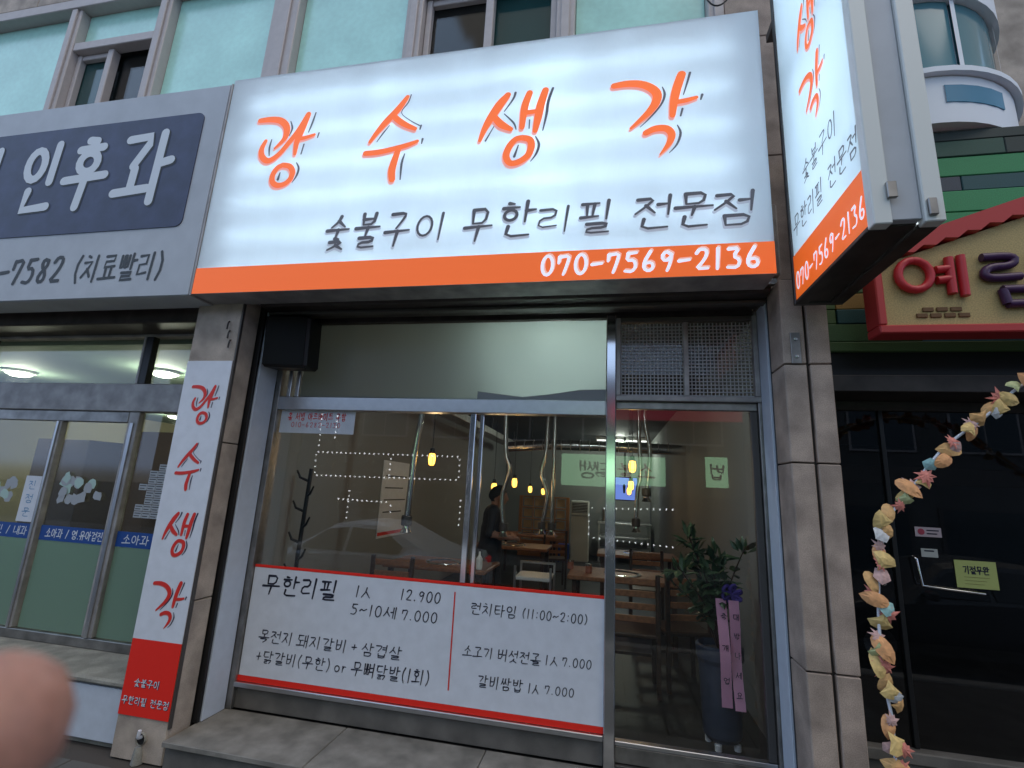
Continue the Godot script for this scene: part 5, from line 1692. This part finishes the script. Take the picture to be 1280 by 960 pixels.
# ---------------------------------------------------------------- what the glass mirrors: the other side of the road
func across_the_road() -> void:
	struct("far_sidewalk", box(Vector3(60, .2, 1.6), 0), M.paving, Vector3(0, -.30, 10.5))
	var b := thing("opposite_building", "grey building across the road with lit shop signs and dark windows", "building", Vector3(0, -.2, 11.4))
	var wallm := grained(mat(.16, .155, .15, .85), M.speck, .8)
	bar(b, "wall", Vector3(-16, 0, 0), Vector3(16, 5.5, .3), wallm, 0)
	for k in 13:
		var x := -14.4 + k * 2.4
		var w := bar(b, "window", Vector3(x - .8, 3.4, -.04), Vector3(x + .8, 4.9, -.002), M.win_frame, .01)
		bar(w, "pane", Vector3(-.74, -.69, -.025), Vector3(-.02, .69, -.021), M.dark_pane, 0)
		bar(w, "pane", Vector3(.02, -.69, -.025), Vector3(.74, .69, -.021), M.dark_pane, 0)
	for k in 8:
		var x := -14.0 + k * 4.0
		var w := bar(b, "shop_window", Vector3(x - 1.7, .1, -.05), Vector3(x + 1.7, 2.0, -.002), M.alu_dark, .01)
		bar(w, "pane", Vector3(-1.6, -.9, -.03), Vector3(1.6, .9, -.026), M.dark_pane, 0)
	# lit boards: seen mirrored in the restaurant's glass
	var lit := glow(.42, .80, .46, 2.6)
	var sg := thing("opposite_shop_sign", "lit pale green shop sign with green letters across the road", "sign", Vector3(.0, 0, 10.9))
	bar(sg, "board", Vector3(-1.35, 1.92, 0), Vector3(.12, 2.82, .12), lit, .01)
	bar(sg, "bracket", Vector3(-1.2, 2.2, .12), Vector3(-.1, 2.3, .45), M.alu_dark, .004)
	letters(sg, "lettering", "쌩", -.3, 2.15, .25, 2.62, glow(.01, .20, .03, .5), Vector3(-.60, 0, -.002), Vector3(0, PI, 0), .13)
	letters(sg, "lettering", "닭", -.2, 2.2, .25, 2.6, glow(.01, .20, .03, .5), Vector3(-.18, 0, -.002), Vector3(0, PI, 0), .13)
	var sg2 := thing("opposite_shop_sign", "lit pale shop sign with red letters across the road", "sign", Vector3(.0, 0, 10.9))
	bar(sg2, "board", Vector3(.14, 2.0, 0), Vector3(1.55, 2.80, .12), lit, .01)
	bar(sg2, "bracket", Vector3(.3, 2.2, .12), Vector3(1.4, 2.3, .45), M.alu_dark, .004)
	letters(sg2, "lettering", "소불", -.5, 2.2, .5, 2.6, glow(.45, .05, .03, .5), Vector3(.75, 0, -.002), Vector3(0, PI, 0), .13)
	var sg3 := thing("opposite_shop_sign", "lit pale shop sign with one dark blue syllable across the road", "sign", Vector3(0, 0, 10.9))
	bar(sg3, "board", Vector3(2.62, 2.04, 0), Vector3(3.18, 2.86, .12), lit, .01)
	bar(sg3, "bracket", Vector3(2.8, 2.2, .12), Vector3(3.0, 2.3, .45), M.alu_dark, .004)
	letters(sg3, "lettering", "법", -.2, 2.25, .2, 2.65, glow(.02, .03, .10, .5), Vector3(2.9, 0, -.002), Vector3(0, PI, 0), .14)
	var sg4 := thing("opposite_red_sign", "long red shop sign high on the building across the road", "sign", Vector3(0, 0, 10.85))
	bar(sg4, "board", Vector3(.1, 3.85, 0), Vector3(3.8, 4.25, .12), glow(.55, .03, .07, .9), .01)
	bar(sg4, "bracket", Vector3(.5, 3.95, .12), Vector3(3.4, 4.05, .5), M.alu_dark, .004)
	# strings of small white lamps
	var led := glow(.92, .96, 1.0, 8.0)
	var runs := [[[-8.68, 2.53], [-4.14, 2.55], "outlining the top of a shop window across the road"], [[-8.63, 1.84], [-4.14, 1.90], "along the bottom of a shop window across the road"], [[-8.68, 2.53], [-8.63, 1.84], "down the outer edge of a shop window across the road"], [[-4.14, 2.55], [-4.14, 1.9], "down the inner edge of a shop window across the road"], [[-6.24, 2.49], [-6.24, 1.87], "dividing a shop window across the road"], [[-7.43, 1.52], [-7.43, .45], "hanging on a door post across the road"], [[-7.83, 1.2], [-6.17, 1.18], "along a counter edge across the road"], [[-6.1, 1.18], [-6.08, .45], "down a counter end across the road"], [[-4.03, 1.42], [-4.04, .61], "on a narrow post across the road"], [[-8.67, 4.25], [-8.62, 2.65], "climbing a downpipe across the road"], [[-8.12, 4.2], [-8.12, 2.9], "climbing beside a downpipe across the road"], [[-.50, 1.34], [1.69, 1.42], "over a doorway across the road"], [[-.50, 1.24], [-.51, .6], "down a doorway across the road"], [[-.45, .6], [1.67, .49], "along a step across the road"]]
	for r in runs:
		var a := Vector3(r[0][0], r[0][1], 10.0)
		var e := Vector3(r[1][0], r[1][1], 10.0)
		var s := thing("led_light_string", "string of small white lights " + r[2], "light string", a, 0.0, "white light strings across the road")
		part(s, "cable", tube([Vector3(0, 0, .02), (e - a) / 2 + Vector3(0, 0, .02), e - a + Vector3(0, 0, .02)], .006, 4), M.black)
		var n := int(a.distance_to(e) / .15)
		var st := mb()
		for k in n:
			bx(st, (e - a) * (k + .5) / n, Vector3(.036, .04, .02), .004)
		stuff(part(s, "bulb", st.commit(), led))
		part(s, "post", box(Vector3(.03, 1.0 + absf(a.y), .03), .003), M.alu_dark, Vector3(0, -(1.0 + absf(a.y)) / 2 + .3, .06))
	car("silver saloon car parked at the kerb outside the restaurant", Vector3(-4.3, -.35, 5.2), mat(.68, .70, .72, .25, .1))
	car("black saloon car parked at the kerb outside the garland arch", Vector3(4.9, -.35, 5.4), mat(.035, .037, .04, .2))

func car(label: String, at: Vector3, paint: StandardMaterial3D) -> void:
	paint.clearcoat_enabled = true
	paint.clearcoat = .6
	var t := thing("parked_car", label, "car", at, 0.0, "cars parked along the kerb")
	var st := mb()
	# cross-sections along the length: x, roofline y, half width at belt, half width at roof, belt y
	var prof := [[-2.2, .55, .72, .60, .50], [-2.1, .72, .82, .70, .66], [-1.2, .88, .87, .78, .78], [-.95, .94, .88, .74, .84], [-.35, 1.34, .88, .60, .88], [.1, 1.42, .88, .60, .90], [.7, 1.40, .88, .60, .91], [1.35, 1.06, .88, .70, .92], [1.55, .98, .87, .76, .90], [2.05, .94, .82, .72, .84], [2.2, .70, .74, .64, .62]]
	var ring := []
	for q in prof:
		var r := []
		for v in [[.22, q[2] * .96], [.45, q[2]], [q[4], q[2] * .985], [lerpf(q[4], q[1], .9), q[3] * 1.03], [q[1], q[3] * .7]]:
			r.append(Vector2(v[1], v[0]))
		ring.append(r)
	for i in prof.size() - 1:
		for s in [-1.0, 1.0]:
			for k in 4:
				var a := Vector3(prof[i][0], ring[i][k].y, s * ring[i][k].x)
				var b2 := Vector3(prof[i + 1][0], ring[i + 1][k].y, s * ring[i + 1][k].x)
				var c := Vector3(prof[i + 1][0], ring[i + 1][k + 1].y, s * ring[i + 1][k + 1].x)
				var d := Vector3(prof[i][0], ring[i][k + 1].y, s * ring[i][k + 1].x)
				quad(st, a, b2, c, d, Vector3(0, .2 + .4 * k, s))
		quad(st, Vector3(prof[i][0], ring[i][4].y, -ring[i][4].x), Vector3(prof[i + 1][0], ring[i + 1][4].y, -ring[i + 1][4].x), Vector3(prof[i + 1][0], ring[i + 1][4].y, ring[i + 1][4].x), Vector3(prof[i][0], ring[i][4].y, ring[i][4].x), Vector3.UP)
	for e in [0, prof.size() - 1]:
		for k in 4:
			quad(st, Vector3(prof[e][0], ring[e][k].y, -ring[e][k].x), Vector3(prof[e][0], ring[e][k].y, ring[e][k].x), Vector3(prof[e][0], ring[e][k + 1].y, ring[e][k + 1].x), Vector3(prof[e][0], ring[e][k + 1].y, -ring[e][k + 1].x), Vector3(-1 if e == 0 else 1, 0, 0))
	part(t, "body", st.commit(), paint)
	var gl := mat(.01, .012, .012, .05)
	for s in [-1.0, 1.0]:
		var outline := PackedVector2Array([Vector2(-.80, .94), Vector2(-.36, 1.27), Vector2(.02, 1.33), Vector2(.02, .93)])
		var outline2 := PackedVector2Array([Vector2(.08, .93), Vector2(.08, 1.33), Vector2(.66, 1.31), Vector2(1.05, 1.06), Vector2(1.0, .95)])
		for o in [outline, outline2]:
			var wdw := part(t, "side_window", prism(o, .012), gl, Vector3(0, 0, s * .80))
			wdw.rotation = Vector3(-s * .42, 0, 0)
			wdw.position = Vector3(0, .13, s * 1.205)
			wdw.position = Vector3(0, 1.13, s * .768) - Vector3(0, 1.13, 0).rotated(Vector3.RIGHT, -s * .42)
		part(t, "tail_light", box(Vector3(.08, .16, .3), .02), glow(.9, .02, .02, .7), Vector3(2.13, .76, s * .58))
		part(t, "headlight", box(Vector3(.12, .12, .34), .02), M.mirror_steel, Vector3(-2.13, .62, s * .56))
		part(t, "mirror", box(Vector3(.1, .12, .2), .03), paint, Vector3(-.72, .98, s * .97))
		for x in [-1.35, 1.35]:
			var wheel := part(t, "wheel", lathe([Vector2(.2, -.1), Vector2(.3, -.1), Vector2(.32, -.06), Vector2(.32, .06), Vector2(.3, .1), Vector2(.2, .1)], 24), M.rubber, Vector3(x, .32, s * .80), Vector3(PI / 2, 0, 0))
			part(wheel, "rim", lathe([Vector2(0, .08 * s), Vector2(.1, .07 * s), Vector2(.2, .09 * s), Vector2(.21, -.08 * s)], 20), M.steel)

# ---------------------------------------------------------------- small things
func small_things() -> void:
	var sp := thing("loudspeaker", "black loudspeaker cabinet hung in the top corner of the window recess", "loudspeaker", Vector3(-2.36, 2.72, .18), .12)
	sp.rotation = Vector3(.10, .14, 0)
	bar(sp, "cabinet", Vector3(-.17, -.2, -.12), Vector3(.17, .19, .10), M.black, .02)
	bar(sp, "grille", Vector3(-.155, -.185, .101), Vector3(.155, .175, .112), mat(.006, .006, .006, .9), .004)
	bar(sp, "bracket", Vector3(-.22, -.02, -.05), Vector3(-.172, .02, .02), M.alu_dark, .003)
	var ps := thing("pipe_stub", "broken pipe hole with a white stub at the foot of the bannered column", "pipe", Vector3(-2.77, .13, .452))
	part(ps, "sleeve", tube([Vector3(0, 0, -.03), Vector3(0, 0, .0), Vector3(0, 0, .012)], [.035, .036, .033], 12, false), M.concrete)
	part(ps, "hole", lathe([Vector2(0, .002), Vector2(.03, .002), Vector2(.033, 0)], 12), M.black, Vector3(0, 0, .001), Vector3(PI / 2, 0, 0))
	part(ps, "stub", tube(bez([Vector3(0, .01, .0), Vector3(.005, .02, .03), Vector3(.012, .06, .035)]), .010, 8), M.print_white)
	var cd := thing("conduit", "old yellowed cement strip below the pipe hole on the column", "conduit", Vector3(-2.77, 0, .452))
	part(cd, "strip", tube([Vector3(0, .0, .0), Vector3(.0, .05, .004), Vector3(-.006, .085, .0)], [.035, .028, .02], 8), M.concrete)
	var wr := thing("hook_wire", "small rusty hooks left on the column above the name banner", "hook", Vector3(-2.69, 2.72, .452))
	for k in 3:
		part(wr, "hook", tube(bez([Vector3(.0 + k * .018, .08 - k * .07, 0), Vector3(.01 + k * .018, .06 - k * .07, .02), Vector3(.0 + k * .018, .02 - k * .07, .012)]), .006, 6), M.alu_dark)
